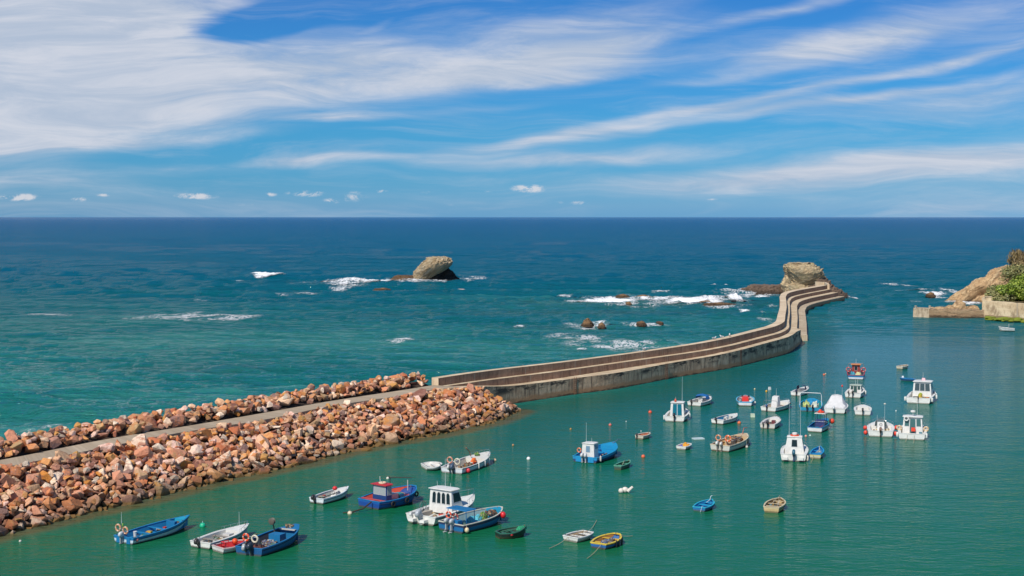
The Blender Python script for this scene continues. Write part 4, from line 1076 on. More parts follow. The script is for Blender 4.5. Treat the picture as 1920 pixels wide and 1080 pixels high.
# ================================================================== BOATS
class Boat:
    def __init__(s, name, label, cat, Lp, Rp, bow=None, zb=.9, length=None, beam=None, heading=None, group='boats moored in the harbour', fs=.5, fb=None,
                 tb=.8, eb=0.0, pw=2.3, hullc=WHITE, topc=None, inner=None, rimc=None, botc=None, stripe_h=.14, rake=.1, floor=.12, draft=.28, wmax=.42, th=.06, flare=.25):
        K = .74                      # builder's units to scene units
        a = P(*Lp); b = P(*Rp); c = (a + b) / 2
        if heading is None:
            q = P(bow[0], bow[1], zb * K); v = (q - c); v.z = 0; ln = v.length / K; hd = math.atan2(v.x, v.y)
        else:
            hd = R(heading); ln = length or 5
        if length: ln = length
        h = Vector((math.sin(hd), math.cos(hd), 0))
        if beam is None: beam = abs(b.x - a.x) / K / max(.35, abs(h.y)) / max(tb, .6)
        s.B, s.L = beam, ln; s.hd = hd
        s.fs, s.fb, s.tb, s.eb, s.pw, s.rake, s.fl, s.th, s.wmax = fs, fb or zb, tb, eb, pw, rake, floor, th, wmax
        s.flare = flare; s.label = label
        print('%-16s L %.1f B %.2f head %.0f' % (label[:16], ln, beam, math.degrees(hd)))
        s.root = empty(name, c, math.atan2(h.y, h.x)); s.root.location.z = 0; s.root.scale = (K, K, K)
        tag(s.root, label, cat, group)
        s.M = Matrix.Translation(s.root.location) @ Matrix.Rotation(math.atan2(h.y, h.x), 4, 'Z') @ Matrix.Scale(K, 4)
        s.hullc = hullc; rimc = rimc or hullc
        topc = topc or hullc; botc = botc or hullc; inner = inner or hullc
        s.build(paint(hullc, hull=True), paint(topc, hull=True), paint(botc, .6, hull=True), paint(inner, .5, .5), paint(rimc), stripe_h, draft)
    def hw(s, t):
        m = s.wmax
        if t < m: k = s.tb + (1 - s.tb) * math.sin(t / m * math.pi / 2)
        else:
            q = (t - m) / (1 - m); k = s.eb + (1 - s.eb) * (1 - q ** s.pw)
        return max(k, .012) * s.B / 2
    def sh(s, t): return s.fs + (s.fb - s.fs) * t ** 1.9
    def X(s, t): return t * s.L
    def build(s, mh, mt, mbm, mi, mr, sth, draft):
        N = 18; mb = MB()
        ts = [i / N for i in range(N + 1)]
        def sec(t, sgn):
            b = s.hw(t); z = s.sh(t); x = s.X(t); rk = s.rake * s.L * t ** 3
            wl = s.hw(min(1, t * 1.0)) * (1 - s.flare * (.4 + .6 * t))
            e = lambda k: x - rk * k
            return [(e(0), sgn * b, z), (e(.15), sgn * (b * .985), z - sth), (e(.45), sgn * (b * .6 + wl * .4), z * .45), (e(.85), sgn * wl, .06), (e(.95), sgn * wl * .9, -.04), (e(1.25), sgn * wl * .25, -draft)]
        for sgn in (1, -1):
            rings = [sec(t, sgn) for t in ts]; n = 6; b0 = len(mb.v)
            for r_ in rings: mb.v += r_
            for i in range(N):
                for k in range(n - 1):
                    mb.f.append((b0 + i * n + k, b0 + i * n + k + 1, b0 + (i + 1) * n + k + 1, b0 + (i + 1) * n + k)); mb.m.append([1, 0, 0, 2, 2][k])
        # transom and (blunt) bow plates
        for t in (0, 1):
            l = sec(t, 1); r_ = sec(t, -1); b0 = len(mb.v); mb.v += l + r_
            for k in range(5): mb.f.append((b0 + k, b0 + k + 1, b0 + 6 + k + 1, b0 + 6 + k)); mb.m.append([1, 0, 0, 2, 2][k])
        mb.obj('hull', [mh, mt, mbm], s.root, smooth=40)
        # inside
        mb = MB(); tin = [.0 + .965 * i / N for i in range(N + 1)]
        rings = []
        for t in tin:
            b = max(s.hw(t) - s.th, .01); x = s.X(t) + (s.th if t == 0 else 0); z = s.sh(t) + .005; fb_ = max(.01, b * .86 - .02); fl = s.fl + .25 * max(0, t - .6)
            rings.append([(x, b, z), (x, fb_, fl), (x, 0, fl - .02), (x, -fb_, fl), (x, -b, z)])
        mb.loft(rings, False, False)
        b0 = len(mb.v); mb.v += rings[0]; mb.f.append((b0, b0 + 1, b0 + 2, b0 + 3, b0 + 4)); mb.m.append(0)
        mb.obj('cockpit', mi, s.root, smooth=30, fix=False)
        # rim all round
        mb = MB(); ring = []
        w_, h_ = .075, .05
        line = [(s.X(t), s.hw(t), s.sh(t)) for t in ts] + [(s.X(t), -s.hw(t), s.sh(t)) for t in ts[::-1]]
        n = len(line)
        for i, (x, y, z) in enumerate(line):
            sg = 1 if i <= N else -1; ins = .045 + s.th
            yi = y - sg * min(ins, abs(y) * .9); xi = x
            if i in (0, n - 1): xi = x + ins
            if i in (N, N + 1): xi = x - ins * 1.5
            xo = x + (.03 if i in (N, N + 1) else (-.03 if i in (0, n - 1) else 0))
            ring.append([(xo, y + sg * .03, z - .03), (xo, y + sg * .03, z + .035), (xi, yi, z + .035), (xi, yi, z - .03)])
        ring.append(ring[0])
        mb.loft(ring, True, False)
        mb.obj('gunwale', mr, s.root, smooth=30)
        # rubbing strake
        mb = MB()
        for sg in (1, -1): mb.tube([(s.X(t) - s.rake * s.L * t ** 3 * .15, sg * (s.hw(t) * .985 + .012), s.sh(t) - sth - .01) for t in ts], .024, 5)
        mb.obj('rub_rail', paint((92, 90, 88) if max(s.hullc) > 190 and min(s.hullc) > 150 else (30, 34, 44), .7, .4), s.root, smooth=40)
        # cleats and a stem post
        for sg in (1, -1):
            for x_, t_ in ((.22, .04), (s.X(.8), .8)):
                mb = MB(); mb.box((x_, sg * max(.05, s.hw(t_) - .06), s.sh(t_) + .055), (.18, .04, .05)); mb.obj('cleat', steel, s.root)
        mb = MB(); mb.tube([(s.X(.93), 0, s.sh(.93) - .02), (s.X(.93), 0, s.sh(.93) + .14)], .035, 6)
        mb.obj('stem_post', paint((150, 120, 84)), s.root)
        s.clutter()
    def clutter(s):
        if s.L < 4.0: return
        r = random.Random(int(s.L * 1000 + s.hd * 777)); mb = MB(); cols = [(206, 60, 40), (40, 90, 160), (220, 214, 196), (60, 56, 52), (214, 170, 60), (90, 130, 110), (160, 130, 96)]
        for i in range(int(5 + s.L * 2)):
            t = r.uniform(.08, .72); y = r.uniform(-.7, .7) * (s.hw(t) - s.th - .15); x = s.X(t); k = r.random(); mi = r.randrange(7)
            if k < .35: h = r.uniform(.1, .34); mb.box((x, y, s.fl + h / 2 + .01), (r.uniform(.2, .5), r.uniform(.18, .36), h), mi, rz=r.uniform(0, 3))
            elif k < .6: mb.torus((x, y, s.fl + .05), r.uniform(.12, .2), .035, 'Z', 12, 5, (mi,)); mb.torus((x, y, s.fl + .11), r.uniform(.1, .16), .035, 'Z', 12, 5, (mi,))
            elif k < .8: q = r.uniform(.08, .14); mb.loft([[(x + q * math.cos(a) * f, y + q * math.sin(a) * f, s.fl + z) for a in [j * math.pi / 5 for j in range(10)]] for z, f in ((0, .85), (.26, 1.0))], mi=mi)
            else: a = r.uniform(-.5, .5); L = r.uniform(.5, 1.3); mb.tube([(x, y, s.fl + .06), (x + L * math.cos(a), max(-s.hw(.5) * .8, min(s.hw(.5) * .8, y + L * math.sin(a))), s.fl + r.uniform(.1, .5))], .025, 5, mi)
        words = s.label.split(',')[0].split()[:9]
        o = mb.obj('deck_gear', [paint(c_) for c_ in cols]); o.matrix_world = s.M
        tag(o, 'loose boxes and ropes aboard the ' + ' '.join(words), 'gear', 'loose gear in the boats')
    # ---- fittings, all in boat coordinates (x forward, y to port)
    def part(s, mb, name, mat, smooth=35): return mb.obj(name, mat, s.root, smooth=smooth)
    def thwarts(s, ts_, mat, z=None, w=.22):
        for t in ts_:
            mb = MB(); b = s.hw(t) - s.th; zz = (z if z is not None else s.sh(t) - .14)
            mb.box((s.X(t), 0, zz), (w, 2 * b - .01, .045)); s.part(mb, 'thwart', mat)
    def deck(s, t0, mat, rise=.03, name='foredeck', t1=.975, coaming=True):
        mb = MB(); n = 9; rings = []
        for i in range(n + 1):
            t = t0 + (t1 - t0) * i / n; b = max(s.hw(t) - s.th * .6, .01); z = s.sh(t) + .01; x = s.X(t)
            rings.append([(x, b, z), (x, b * .5, z + rise), (x, 0, z + rise * 1.5), (x, -b * .5, z + rise), (x, -b, z)])
        mb.loft(rings, False, False)
        b0 = len(mb.v); q = rings[0]; mb.v += q + [(p[0], p[1], s.fl) for p in q]
        for k in range(4): mb.f.append((b0 + k, b0 + k + 1, b0 + 5 + k + 1, b0 + 5 + k)); mb.m.append(0)
        s.part(mb, name, mat, 30)
    def sidedeck(s, t0, t1, w, mat, name='side_deck'):
        mb = MB()
        for sg in (1, -1):
            rings = []
            for i in range(9):
                t = t0 + (t1 - t0) * i / 8; b = s.hw(t) - s.th * .6; z = s.sh(t) + .008; x = s.X(t)
                rings.append([(x, sg * b, z), (x, sg * max(.02, b - w), z + .01), (x, sg * max(.02, b - w), s.fl)])
            mb.loft(rings, False, False)
        s.part(mb, name, mat, 30)
    def sterndeck(s, x1, mat, z=None):
        mb = MB(); z = z or s.fs - .06; b = s.hw(.03) - s.th
        mb.box((x1 / 2 + .05, 0, z - .05), (x1 - .1, 2 * b, .1)); s.part(mb, 'stern_seat', mat)
    def motor(s, y=0, cowl=BLACK, leg=(70, 72, 76), sz=1.0, up=0.0, turn=0, x=-.12):
        o = empty('outboard_motor', (x, y, s.fs)); o.parent = s.root; o.location = (x, y, s.fs); o.rotation_euler = (0, R(up), R(turn))
        k = sz; mb = MB()
        rings = []; k = sz * .86
        for z, sx, sy, ox in [(.05, .13, .09, 0), (.12, .24, .135, -.02), (.22, .27, .15, -.03), (.36, .25, .145, -.01), (.45, .19, .12, .03), (.48, .10, .07, .05)]:
            rings.append([((ox + sx * math.copysign(abs(math.cos(a)) ** .6, math.cos(a)) - .1) * k, sy * math.copysign(abs(math.sin(a)) ** .6, math.sin(a)) * k, z * k) for a in [i * math.pi / 6 for i in range(12)]])
        mb.loft(rings); mb.obj('cowling', paint(cowl, .3, .2), o, smooth=50)
        mb = MB()
        mb.box((-.12 * k, 0, -.2 * k), (.20 * k, .11 * k, .62 * k), taper=1.1)
        mb.box((-.14 * k, 0, -.50 * k), (.34 * k, .16 * k, .03 * k))
        mb.box((-.12 * k, 0, -.66 * k), (.14 * k, .05 * k, .34 * k))
        mb.ball((-.14 * k, 0, -.72 * k), (.24 * k, .06 * k, .06 * k), 8, 6)
        mb.box((.04 * k, 0, -.02 * k), (.16 * k, .22 * k, .28 * k))
        for i in range(3):
            a = i * 2.09; mb.box((-.4 * k, math.cos(a) * .09 * k, -.72 * k + math.sin(a) * .09 * k), (.02, .11 * k, .11 * k), rz=.4)
        mb.obj('leg', paint(leg, .35, .3), o, smooth=40)
        mb = MB(); mb.tube([(.05 * k, 0, .12 * k), (.45 * k, .03, .2 * k)], .025 * k, 6); mb.obj('tiller', paint(BLACK), o)
        return o
    def cabin(s, t0, t1, zb, zt, wf=.75, rake_f=.5, rake_a=.05, mat=None, win=None, arch=False, roofc=WHITE, over=.12, nside=2, front=3, aft='open', gl=None, taper=.88, name='cabin', winz=(.42, .88), roof=True, doors=None):
        """wheelhouse: tapering box with sloping front, framed windows, overhanging roof"""
        mat = mat or paint(WHITE); gl = gl or glass()
        x0, x1 = s.X(t0), s.X(t1); w0 = min(s.hw(t0), s.hw(t1) * 1.15) * wf; w0 = max(w0, .4)
        c = empty(name, (0, 0, 0)); c.parent = s.root
        def pt(u, v, h, out=0.0):
            """u 0..1 aft to front, v -1..1 across, h 0..1 up"""
            xa = x0 + rake_a * h; xf = x1 - rake_f * h
            w = w0 * (1 - (1 - taper) * h)
            return Vector((xa + (xf - xa) * u, v * w, zb + (zt - zb) * h))
        def ringr(h): 
            return [pt(0, -1, h), pt(.15, -1, h), pt(.82, -1, h), pt(1, -.72, h), pt(1, .72, h), pt(.82, 1, h), pt(.15, 1, h), pt(0, 1, h)]
        mb = MB(); mb.loft([ringr(h) for h in (0, .35, .7, 1)], True, True)
        mb.obj('wall', mat, c, smooth=28)
        def pane(q, nm='window', m=None, frame=True):
            n = (q[1] - q[0]).cross(q[3] - q[0]).normalized()
            ctr = sum(q, Vector()) / 4
            ref = Vector(((x0 + x1) / 2, 0, (zb + zt) / 2))
            if n.dot(ctr - ref) < 0: n = -n
            f = MB(); ex = [ctr + (p - ctr) * 1.13 for p in q]
            f.hexa([p - n * .02 for p in ex], [p + n * .012 for p in ex])
            fo = f.obj(nm, paint((196, 198, 196), .4, .2), c, smooth=0)
            g = MB(); g.hexa([p - n * .01 for p in q], [p + n * .018 for p in q]); g.obj('pane', m or gl, fo, smooth=0)
        a, b = winz
        for sg in (-1, 1):
            for i in range(nside):
                u0 = .14 + .70 * i / nside + .03; u1 = .14 + .70 * (i + 1) / nside - .03
                pane([pt(u0, sg, a), pt(u1, sg, a), pt(u1, sg, b), pt(u0, sg, b)])
        for i in range(front):
            v0 = -.66 + 1.32 * i / front + .04; v1 = -.66 + 1.32 * (i + 1) / front - .04
            pane([pt(1, v0, a), pt(1, v1, a), pt(1, v1, b), pt(1, v0, b)], 'windscreen')
        if aft == 'doors':
            for i in range(2):
                v0 = -.70 + .72 * i; pane([pt(0, v0, .08), pt(0, v0 + .62, .08), pt(0, v0 + .62, .92), pt(0, v0, .92)], 'door', m=doors)
        elif aft == 'windows3':
            for i in range(3):
                v0 = -.86 + .58 * i; pane([pt(0, v0, .40), pt(0, v0 + .5, .40), pt(0, v0 + .5, .9), pt(0, v0, .9)])
        elif aft == 'windows4':
            for i in range(4):
                v0 = -.84 + .43 * i; q = [(v0, .42), (v0 + .3, .42), (v0 + .3, .8), (v0 + .22, .88), (v0 + .08, .88), (v0, .8)]
                pp = [pt(0, a_, b_) for a_, b_ in q]; f = MB(); ctr = sum(pp, Vector()) / 6; ex = [ctr + (p - ctr) * 1.15 for p in pp]
                f.loft([[p + Vector((.02, 0, 0)) for p in ex], [p - Vector((.015, 0, 0)) for p in ex]]); fo = f.obj('window', paint((196, 198, 196), .4, .2), c, smooth=0)
                g = MB(); g.loft([[p + Vector((.01, 0, 0)) for p in pp], [p - Vector((.022, 0, 0)) for p in pp]]); g.obj('pane', gl, fo, smooth=0)
        elif aft == 'door':
            pane([pt(0, -.28, .04), pt(0, .28, .04), pt(0, .28, .9), pt(0, -.28, .9)], 'door')
            for v0 in (-.85, .38): pane([pt(0, v0, .45), pt(0, v0 + .45, .45), pt(0, v0 + .45, .9), pt(0, v0, .9)])
        elif aft == 'windows2':
            for v0 in (-.86, .06): pane([pt(0, v0, .42), pt(0, v0 + .78, .42), pt(0, v0 + .78, .93), pt(0, v0, .93)])
        elif aft == 'window1':
            pane([pt(0, -.32, .45), pt(0, .32, .45), pt(0, .32, .85), pt(0, -.32, .85)])
        if roof:
            rr = []
            for k_, h in ((1.0, 0), (1.03, .04), (1.0, .08), (.8, .11)):
                q = [pt(0, -1, 1) + Vector((-over, -over * .6, h)), pt(.85, -1, 1) + Vector((over * .4, -over * .6, h)), pt(1, -.7, 1) + Vector((over, -over * .3, h)), pt(1, .7, 1) + Vector((over, over * .3, h)), pt(.85, 1, 1) + Vector((over * .4, over * .6, h)), pt(0, 1, 1) + Vector((-over, over * .6, h))]
                cc = sum(q, Vector()) / 6
                rr.append([Vector((cc.x + (p.x - cc.x) * k_, cc.y + (p.y - cc.y) * k_, p.z)) for p in q])
            mb = MB(); mb.loft(rr); mb.obj('roof', paint(roofc), c, smooth=40)
        return c
    def posts_roof(s, t0, t1, zt, wf, postc, roofc, z0=None, name='shelter'):
        c = empty(name); c.parent = s.root; w = s.hw((t0 + t1) / 2) * wf; x0, x1 = s.X(t0), s.X(t1); z0 = z0 or s.fl
        mb = MB()
        for x in (x0, x1):
            for y in (-w, w): mb.tube([(x, y, z0), (x, y * .94, zt)], .035, 6)
        mb.obj('frame', paint(postc), c)
        mb = MB(); mb.box(((x0 + x1) / 2, 0, zt + .04), (x1 - x0 + .25, 2 * w + .2, .08), taper=.94); mb.obj('roof', paint(roofc), c)
        return c
    def console(s, t, w=.6, h=.75, d=.5, mat=None, screen=True, y=0):
        c = empty('console'); c.parent = s.root; x = s.X(t); z0 = s.fl; mat = mat or paint(WHITE)
        mb = MB(); q = w / 2
        mb.hexa([Vector((x - d / 2, y - q, z0)), Vector((x + d / 2, y - q, z0)), Vector((x + d / 2, y + q, z0)), Vector((x - d / 2, y + q, z0))],
                [Vector((x - d * .3, y - q * .9, z0 + h)), Vector((x + d * .3, y - q * .9, z0 + h * 1.1)), Vector((x + d * .3, y + q * .9, z0 + h * 1.1)), Vector((x - d * .3, y + q * .9, z0 + h))])
        mb.obj('pedestal', mat, c, smooth=25)
        if screen:
            mb = MB(); mb.hexa([Vector((x + d * .28, y - q * .85, z0 + h * 1.1)), Vector((x + d * .32, y - q * .85, z0 + h * 1.1)), Vector((x + d * .32, y + q * .85, z0 + h * 1.1)), Vector((x + d * .28, y + q * .85, z0 + h * 1.1))],
                               [Vector((x + d * .1, y - q * .7, z0 + h * 1.55)), Vector((x + d * .14, y - q * .7, z0 + h * 1.55)), Vector((x + d * .14, y + q * .7, z0 + h * 1.55)), Vector((x + d * .1, y + q * .7, z0 + h * 1.55))])
            mb.obj('windscreen', glass((96, 116, 122)), c, smooth=0)
        mb = MB(); mb.torus((x - d * .42, y, z0 + h * .85), .17, .018, 'X', 14, 5); mb.tube([(x - d * .42, y, z0 + h * .85), (x - d * .1, y, z0 + h * .75)], .02, 5); mb.obj('steering_wheel', paint(BLACK), c)
        return c
    def rail(s, t0, t1=.99, h=.38, r=.016, both=True, inset=.05, mat=None, name='rail'):
        mb = MB(); ts_ = [t0 + (t1 - t0) * i / 8 for i in range(9)]
        def pt(t, sg, z): return (s.X(t) - (.05 if t > .95 else 0), sg * max(.03, s.hw(t) - inset), s.sh(t) + z)
        for sg in (1, -1):
            mb.tube([pt(t0, sg, .02)] + [pt(t, sg, h) for t in ts_], r, 5)
            for t in ts_[1::2]: mb.tube([pt(t, sg, 0), pt(t, sg, h)], r * .85, 5)
        mb.tube([pt(t1, 1, h), pt(t1, -1, h)], r, 5)
        return s.part(mb, name, mat or steel)
    def arch(s, t, h, wf=.95, mat=None, r=.03, lean=0.0, top=None, name='arch'):
        w = s.hw(t) * wf; x = s.X(t); z = s.sh(t); mb = MB()
        mb.tube([(x, w, z - .1), (x + lean * .7, w * .97, z + h * .85), (x + lean, w * .88, z + h), (x + lean, 0, z + h + .03), (x + lean, -w * .88, z + h), (x + lean * .7, -w * .97, z + h * .85), (x, -w, z - .1)], r, 6)
        return s.part(mb, name, mat or steel)
    def antenna(s, x, y, z, h, r=.014, mat=None, lean=0.0, name='antenna'):
        mb = MB(); mb.tube([(x, y, z - .05), (x + lean, y, z + h)], [r * 1.3, r * .7], 5); return s.part(mb, name, mat or paint((235, 235, 232)))
    def windscreen(s, t, h=.45, wf=.8, lean=-.25, wrap=.35, mat=None):
        w = s.hw(t) * wf; x = s.X(t); z = s.sh(t) + .03
        c = empty('windscreen'); c.parent = s.root
        b_ = [Vector((x - wrap * 1.6, w, z)), Vector((x - .05, w * .86, z)), Vector((x + .12, w * .4, z)), Vector((x + .12, -w * .4, z)), Vector((x - .05, -w * .86, z)), Vector((x - wrap * 1.6, -w, z))]
        t_ = [p + Vector((lean, 0, h)) * (1 if 0 < i < 5 else .8) - Vector((0, p.y * .1, 0)) for i, p in enumerate(b_)]
        mb = MB(); mb.loft([b_, t_], False, False); 
        g = mb.obj('glass', mat or glass((92, 112, 112)), c, smooth=0)
        sm = g.modifiers.new('thick', 'SOLIDIFY'); sm.thickness = .02
        mb = MB(); mb.tube(t_, .022, 5); mb.tube(b_, .018, 5)
        for p, q in zip(b_, t_): mb.tube([p, q], .018, 5)
        mb.obj('frame', steel, c)
        return c
    def heap(s, t, y, rx, ry, rz, mat, name, label, cat, seed=0, z=None):
        """loose gear lying in the boat: nets, tarpaulins, ropes"""
        mb = MB(); n, m = 20, 10; x0 = s.X(t); z0 = s.fl if z is None else z
        vs = []; fs = []
        for j in range(m + 1):
            q = j / m
            for i in range(n):
                a = 2 * math.pi * i / n
                p = Vector((math.cos(a) * rx * (1 - q ** 2) ** .5, math.sin(a) * ry * (1 - q ** 2) ** .5, rz * q))
                d = mnoise.fractal(p * 3.2 + Vector((seed * 5.1, 0, 0)), 1, 2, 3)
                p = p * (1 + .30 * d); p.z = max(0, p.z + .35 * rz * d * (1 if q > 0 else 0))
                vs.append((x0 + p.x, y + p.y, z0 + p.z))
        for j in range(m):
            for i in range(n): fs.append((j * n + i, j * n + (i + 1) % n, (j + 1) * n + (i + 1) % n, (j + 1) * n + i))
        mb.add(vs, fs); o = mb.obj(name, mat, smooth=50)
        o.matrix_world = s.M; tag(o, label, cat); return o
    def loose(s, mb, name, mat, label, cat, group=None, smooth=40):
        o = mb.obj(name, mat, smooth=smooth); o.matrix_world = s.M; tag(o, label, cat, group); return o
    def ring(s, c, label, col=ORANGE, axis='X', Rr=.27, r=.075):
        mb = MB(); mb.torus(c, Rr, r, axis, 24, 8, (0, 1)); 
        return s.loose(mb, 'life_ring', [paint(col, .5, .4), paint((226, 218, 200), .5, .3)], label, 'life ring', 'life rings on boats')
    def fender(s, x, y, z, label, col=(214, 40, 44), r=.2, cyl=False):
        mb = MB()
        if cyl: mb.loft([[(x + q * math.cos(a), y + q * math.sin(a), z + h) for a in [i * math.pi / 5 for i in range(10)]] for h, q in ((-.32, .04), (-.27, r * .8), (-.18, r), (.18, r), (.27, r * .8), (.32, .04))])
        else: mb.ball((x, y, z), (r, r, r * 1.15), 14, 10)
        mb.tube([(x, y, z + r), (x, y * .93, s.sh(max(0, min(1, x / s.L))) + .05)], .014, 4, mi=1)
        return s.loose(mb, 'fender', [paint(col, .35, .25), paint((190, 184, 168), .8, .2)], label, 'fender', 'fenders hung on boats')
    def line_to(s, p0, p1px, label, col=(190, 176, 140), r=.016, zend=0.0):
        a = s.M @ Vector(p0); b = P(*p1px, zend); mb = MB()
        pts = []
        for i in range(9):
            q = i / 8; p = a.lerp(b, q); p.z -= .25 * math.sin(q * math.pi) * min(1, a.z); pts.append(p)
        mb.tube(pts, r, 5); o = mb.obj('mooring_rope', paint(col, .9, .4)); tag(o, label, 'rope', 'mooring ropes'); return o

def box_part(b, c, d, mat, name, **k): mb = MB(); mb.box(c, d, **k); return b.part(mb, name, mat)

# ---- A: bottom left group
b = Boat('open_boat', 'long bright blue open fishing boat with white painted topsides, nearest the rubble slope', 'boat', (215, 1015), (249, 1023), (355, 967), .95, fs=.55, fb=1.0, hullc=(206, 222, 232), topc=BLUE, botc=(14, 80, 170), inner=(18, 92, 200), rimc=(14, 96, 206), stripe_h=.2, tb=.86, pw=2.0)
box_part(b, (-.02, .58, .3), (.08, .45, .55), paint(BLUE), 'transom_panel'); box_part(b, (-.02, -.58, .3), (.08, .4, .55), paint(BLUE), 'transom_panel')
b.thwarts([.3, .52], paint((20, 96, 200))); b.deck(.84, paint((34, 120, 214)))
b.motor(.05, (206, 210, 212), (150, 154, 156), 1.15)
box_part(b, (b.X(.72), 0, .5), (.3, 1.0, .75), paint((16, 84, 184)), 'bulkhead')
mb = MB(); mb.tube([(.35, .55, .4), (.35, .55, 1.75)], .03); mb.tube([(.35, .1, 1.0), (.35, 1.0, 1.05)], .025); mb.tube([(.35, .1, .45), (.35, .1, 1.05)], .02); b.part(mb, 'mast', steel); b.antenna(.35, .6, 1.6, .9)
b.ring((.3, .95, 1.15), 'faded tan life ring beyond the mast of the white sided blue boat', (206, 150, 110)); b.ring((.3, .1, 1.02), 'faded tan life ring nearer the motor of the white sided blue boat', (206, 146, 104))
b.heap(.8, .1, .5, .4, .25, NET_A, 'net_heap', 'small heap of brown netting behind the bow of the white sided blue boat', 'net', 1, .45)
b.fender(.45, -1.05, .35, 'faded pink ball fender on the near side of the white sided blue boat', (222, 130, 124), .17)
mb = MB(); mb.loft([[(1.7 + r_ * math.cos(a), .45 + r_ * math.sin(a), z) for a in [i * math.pi / 6 for i in range(12)]] for z, r_ in ((.2, .13), (.62, .16), (.64, .17), (.64, .15))]); b.loose(mb, 'bucket', paint((232, 230, 224)), 'white bucket standing in the white sided blue boat', 'bucket')
mb = MB(); mb.ball((.55, .7, 1.35), (.08, .08, .16), 8, 6); mb.tube([(.55, .7, .6), (.55, .7, 1.3)], .02); b.loose(mb, 'flag_marker', paint((160, 220, 40)), 'lime green marker pole beside the life rings of the white sided blue boat', 'marker')

b = Boat('speedboat', 'slim white open speedboat with dark tilted outboard, moored beside the red skiff', 'boat', (357, 1025), (394, 1031), (466, 983), .8, fs=.5, fb=.85, inner=(214, 210, 200), botc=(30, 60, 110), tb=.88, rake=.16, pw=1.9)
b.motor(.1, (66, 60, 56), (60, 58, 56), 1.1, up=-38); b.deck(.66, W()); b.sidedeck(.05, .7, .2, W()); b.thwarts([.25, .45], paint((150, 140, 126)), .42, .35); b.rail(.62, h=.28); b.antenna(b.X(.8), 0, .8, 1.3)
box_part(b, (b.X(.55), -.1, .4), (.6, .7, .35), paint((216, 212, 204)), 'seat_box')

b = Boat('skiff', 'small white hulled skiff with bright red inside and red motor stand', 'boat', (396, 1034), (421, 1037), (462, 1012), .6, fs=.42, fb=.6, inner=(196, 40, 46), rimc=(216, 190, 184), hullc=(216, 212, 206), tb=.85)
b.thwarts([.35, .7], paint((214, 60, 64)))
mb = MB(); mb.tube([(.55, .35, .1), (.55, .35, .72), (1.2, .35, .72), (1.2, .35, .1)], .045); mb.tube([(.55, -.3, .1), (.55, -.3, .72), (1.2, -.3, .72), (1.2, -.3, .1)], .045); mb.tube([(.55, .35, .72), (.55, -.3, .72)], .045); b.part(mb, 'frame', paint((222, 44, 50)))
mb = MB(); mb.ball((b.X(.62), .1, .62), .24, 14, 10); b.loose(mb, 'float', paint((240, 84, 30), .4, .2), 'bright orange ball float in the bow of the red skiff', 'float')

b = Boat('fishing_boat', 'deep blue fishing boat with two tilted outboards and a net hauler arm, bottom left group', 'boat', (441, 1039), (492, 1043), (557, 984), 1.05, fs=.6, fb=1.1, hullc=(12, 62, 156), topc=(14, 70, 170), inner=(70, 72, 78), rimc=(16, 82, 186), tb=.86, eb=.12, pw=2.4, flare=.15)
b.deck(.82, paint((18, 86, 190))); b.motor(.25, (170, 172, 172), (120, 120, 118), 1.2, up=-50, turn=12); b.motor(-.35, (44, 54, 66), (60, 64, 68), 1.3, up=-20, turn=-8)
box_part(b, (b.X(.62), .2, .55), (.9, 1.1, .6), paint((20, 84, 186)), 'hatch_box'); box_part(b, (b.X(.8), 0, .95), (.25, 1.5, .08), paint((200, 196, 186)), 'cross_bench')
mb = MB(); mb.tube([(.5, .9, .6), (2.6, 1.0, 1.1)], .07); mb.tube([(b.X(.72), .9, .6), (b.X(.7), .95, 1.35), (b.X(.66), .9, 1.7)], .06); mb.loft([[(b.X(.66) + z, .9 + r_ * math.cos(a), 1.75 + r_ * math.sin(a)) for a in [i * math.pi / 7 for i in range(14)]] for z, r_ in ((-.15, .2), (-.12, .28), (.0, .16), (.12, .28), (.15, .2))]); b.part(mb, 'net_hauler', paint((96, 90, 78), .5, .4))
b.heap(.2, .1, .6, .75, .42, net_mat('nets_maroon', [(84, 44, 40), (60, 36, 36), (110, 70, 60)], 6), 'net_heap', 'heap of maroon netting at the stern of the deep blue boat', 'net', 2); b.heap(.42, .1, .7, .7, .4, NET_B, 'net_heap', 'grey blue pile of nets amidships in the deep blue boat', 'net', 3)
b.heap(.88, .2, .4, .35, .22, NET_A, 'rope_coil', 'coil of rope and gear on the bow of the deep blue boat', 'rope', 4, 1.0)
b.ring((1.0, .95, 1.15), 'bright orange life ring on the rail of the deep blue boat', (240, 84, 32)); b.ring((1.0, .1, 1.1), 'cream life ring beside the orange one on the deep blue boat', (216, 204, 176))
mb = MB(); mb.tube([(1.0, 1.2, .6), (1.0, 1.2, 1.3), (1.0, -.3, 1.2), (1.0, -.3, .6)], .025); b.part(mb, 'gear_rack', steel)
# ---- B group
b = Boat('motorboat', 'plain white open motorboat with black outboard and red float, left of the red roofed boat', 'boat', (580, 943), (607, 945.5), (653, 913), .75, fs=.5, fb=.8, hullc=(222, 228, 230), inner=(196, 196, 188), botc=(40, 60, 90), tb=.85, pw=2.1)
b.motor(.15, (50, 48, 48), (60, 60, 60), 1.1, up=-32); b.deck(.72, W()); b.thwarts([.3], paint((170, 160, 140)), .38, .4); b.console(.58, .55, .5, .4, screen=False, y=.1)
mb = MB(); mb.ball((b.X(.6), .1, .95), (.24, .24, .2), 14, 10); b.loose(mb, 'float', paint((226, 40, 42), .4, .2), 'red ball float resting on the seat of the plain white motorboat', 'float')
mb = MB(); mb.tube([(.4, -.5, .55), (2.6, -.45, .65)], .03); mb.tube([(.4, -.42, .55), (2.6, -.38, .65)], .03); b.loose(mb, 'oars', paint((70, 66, 64)), 'pair of dark oars laid along the side of the plain white motorboat', 'oars')

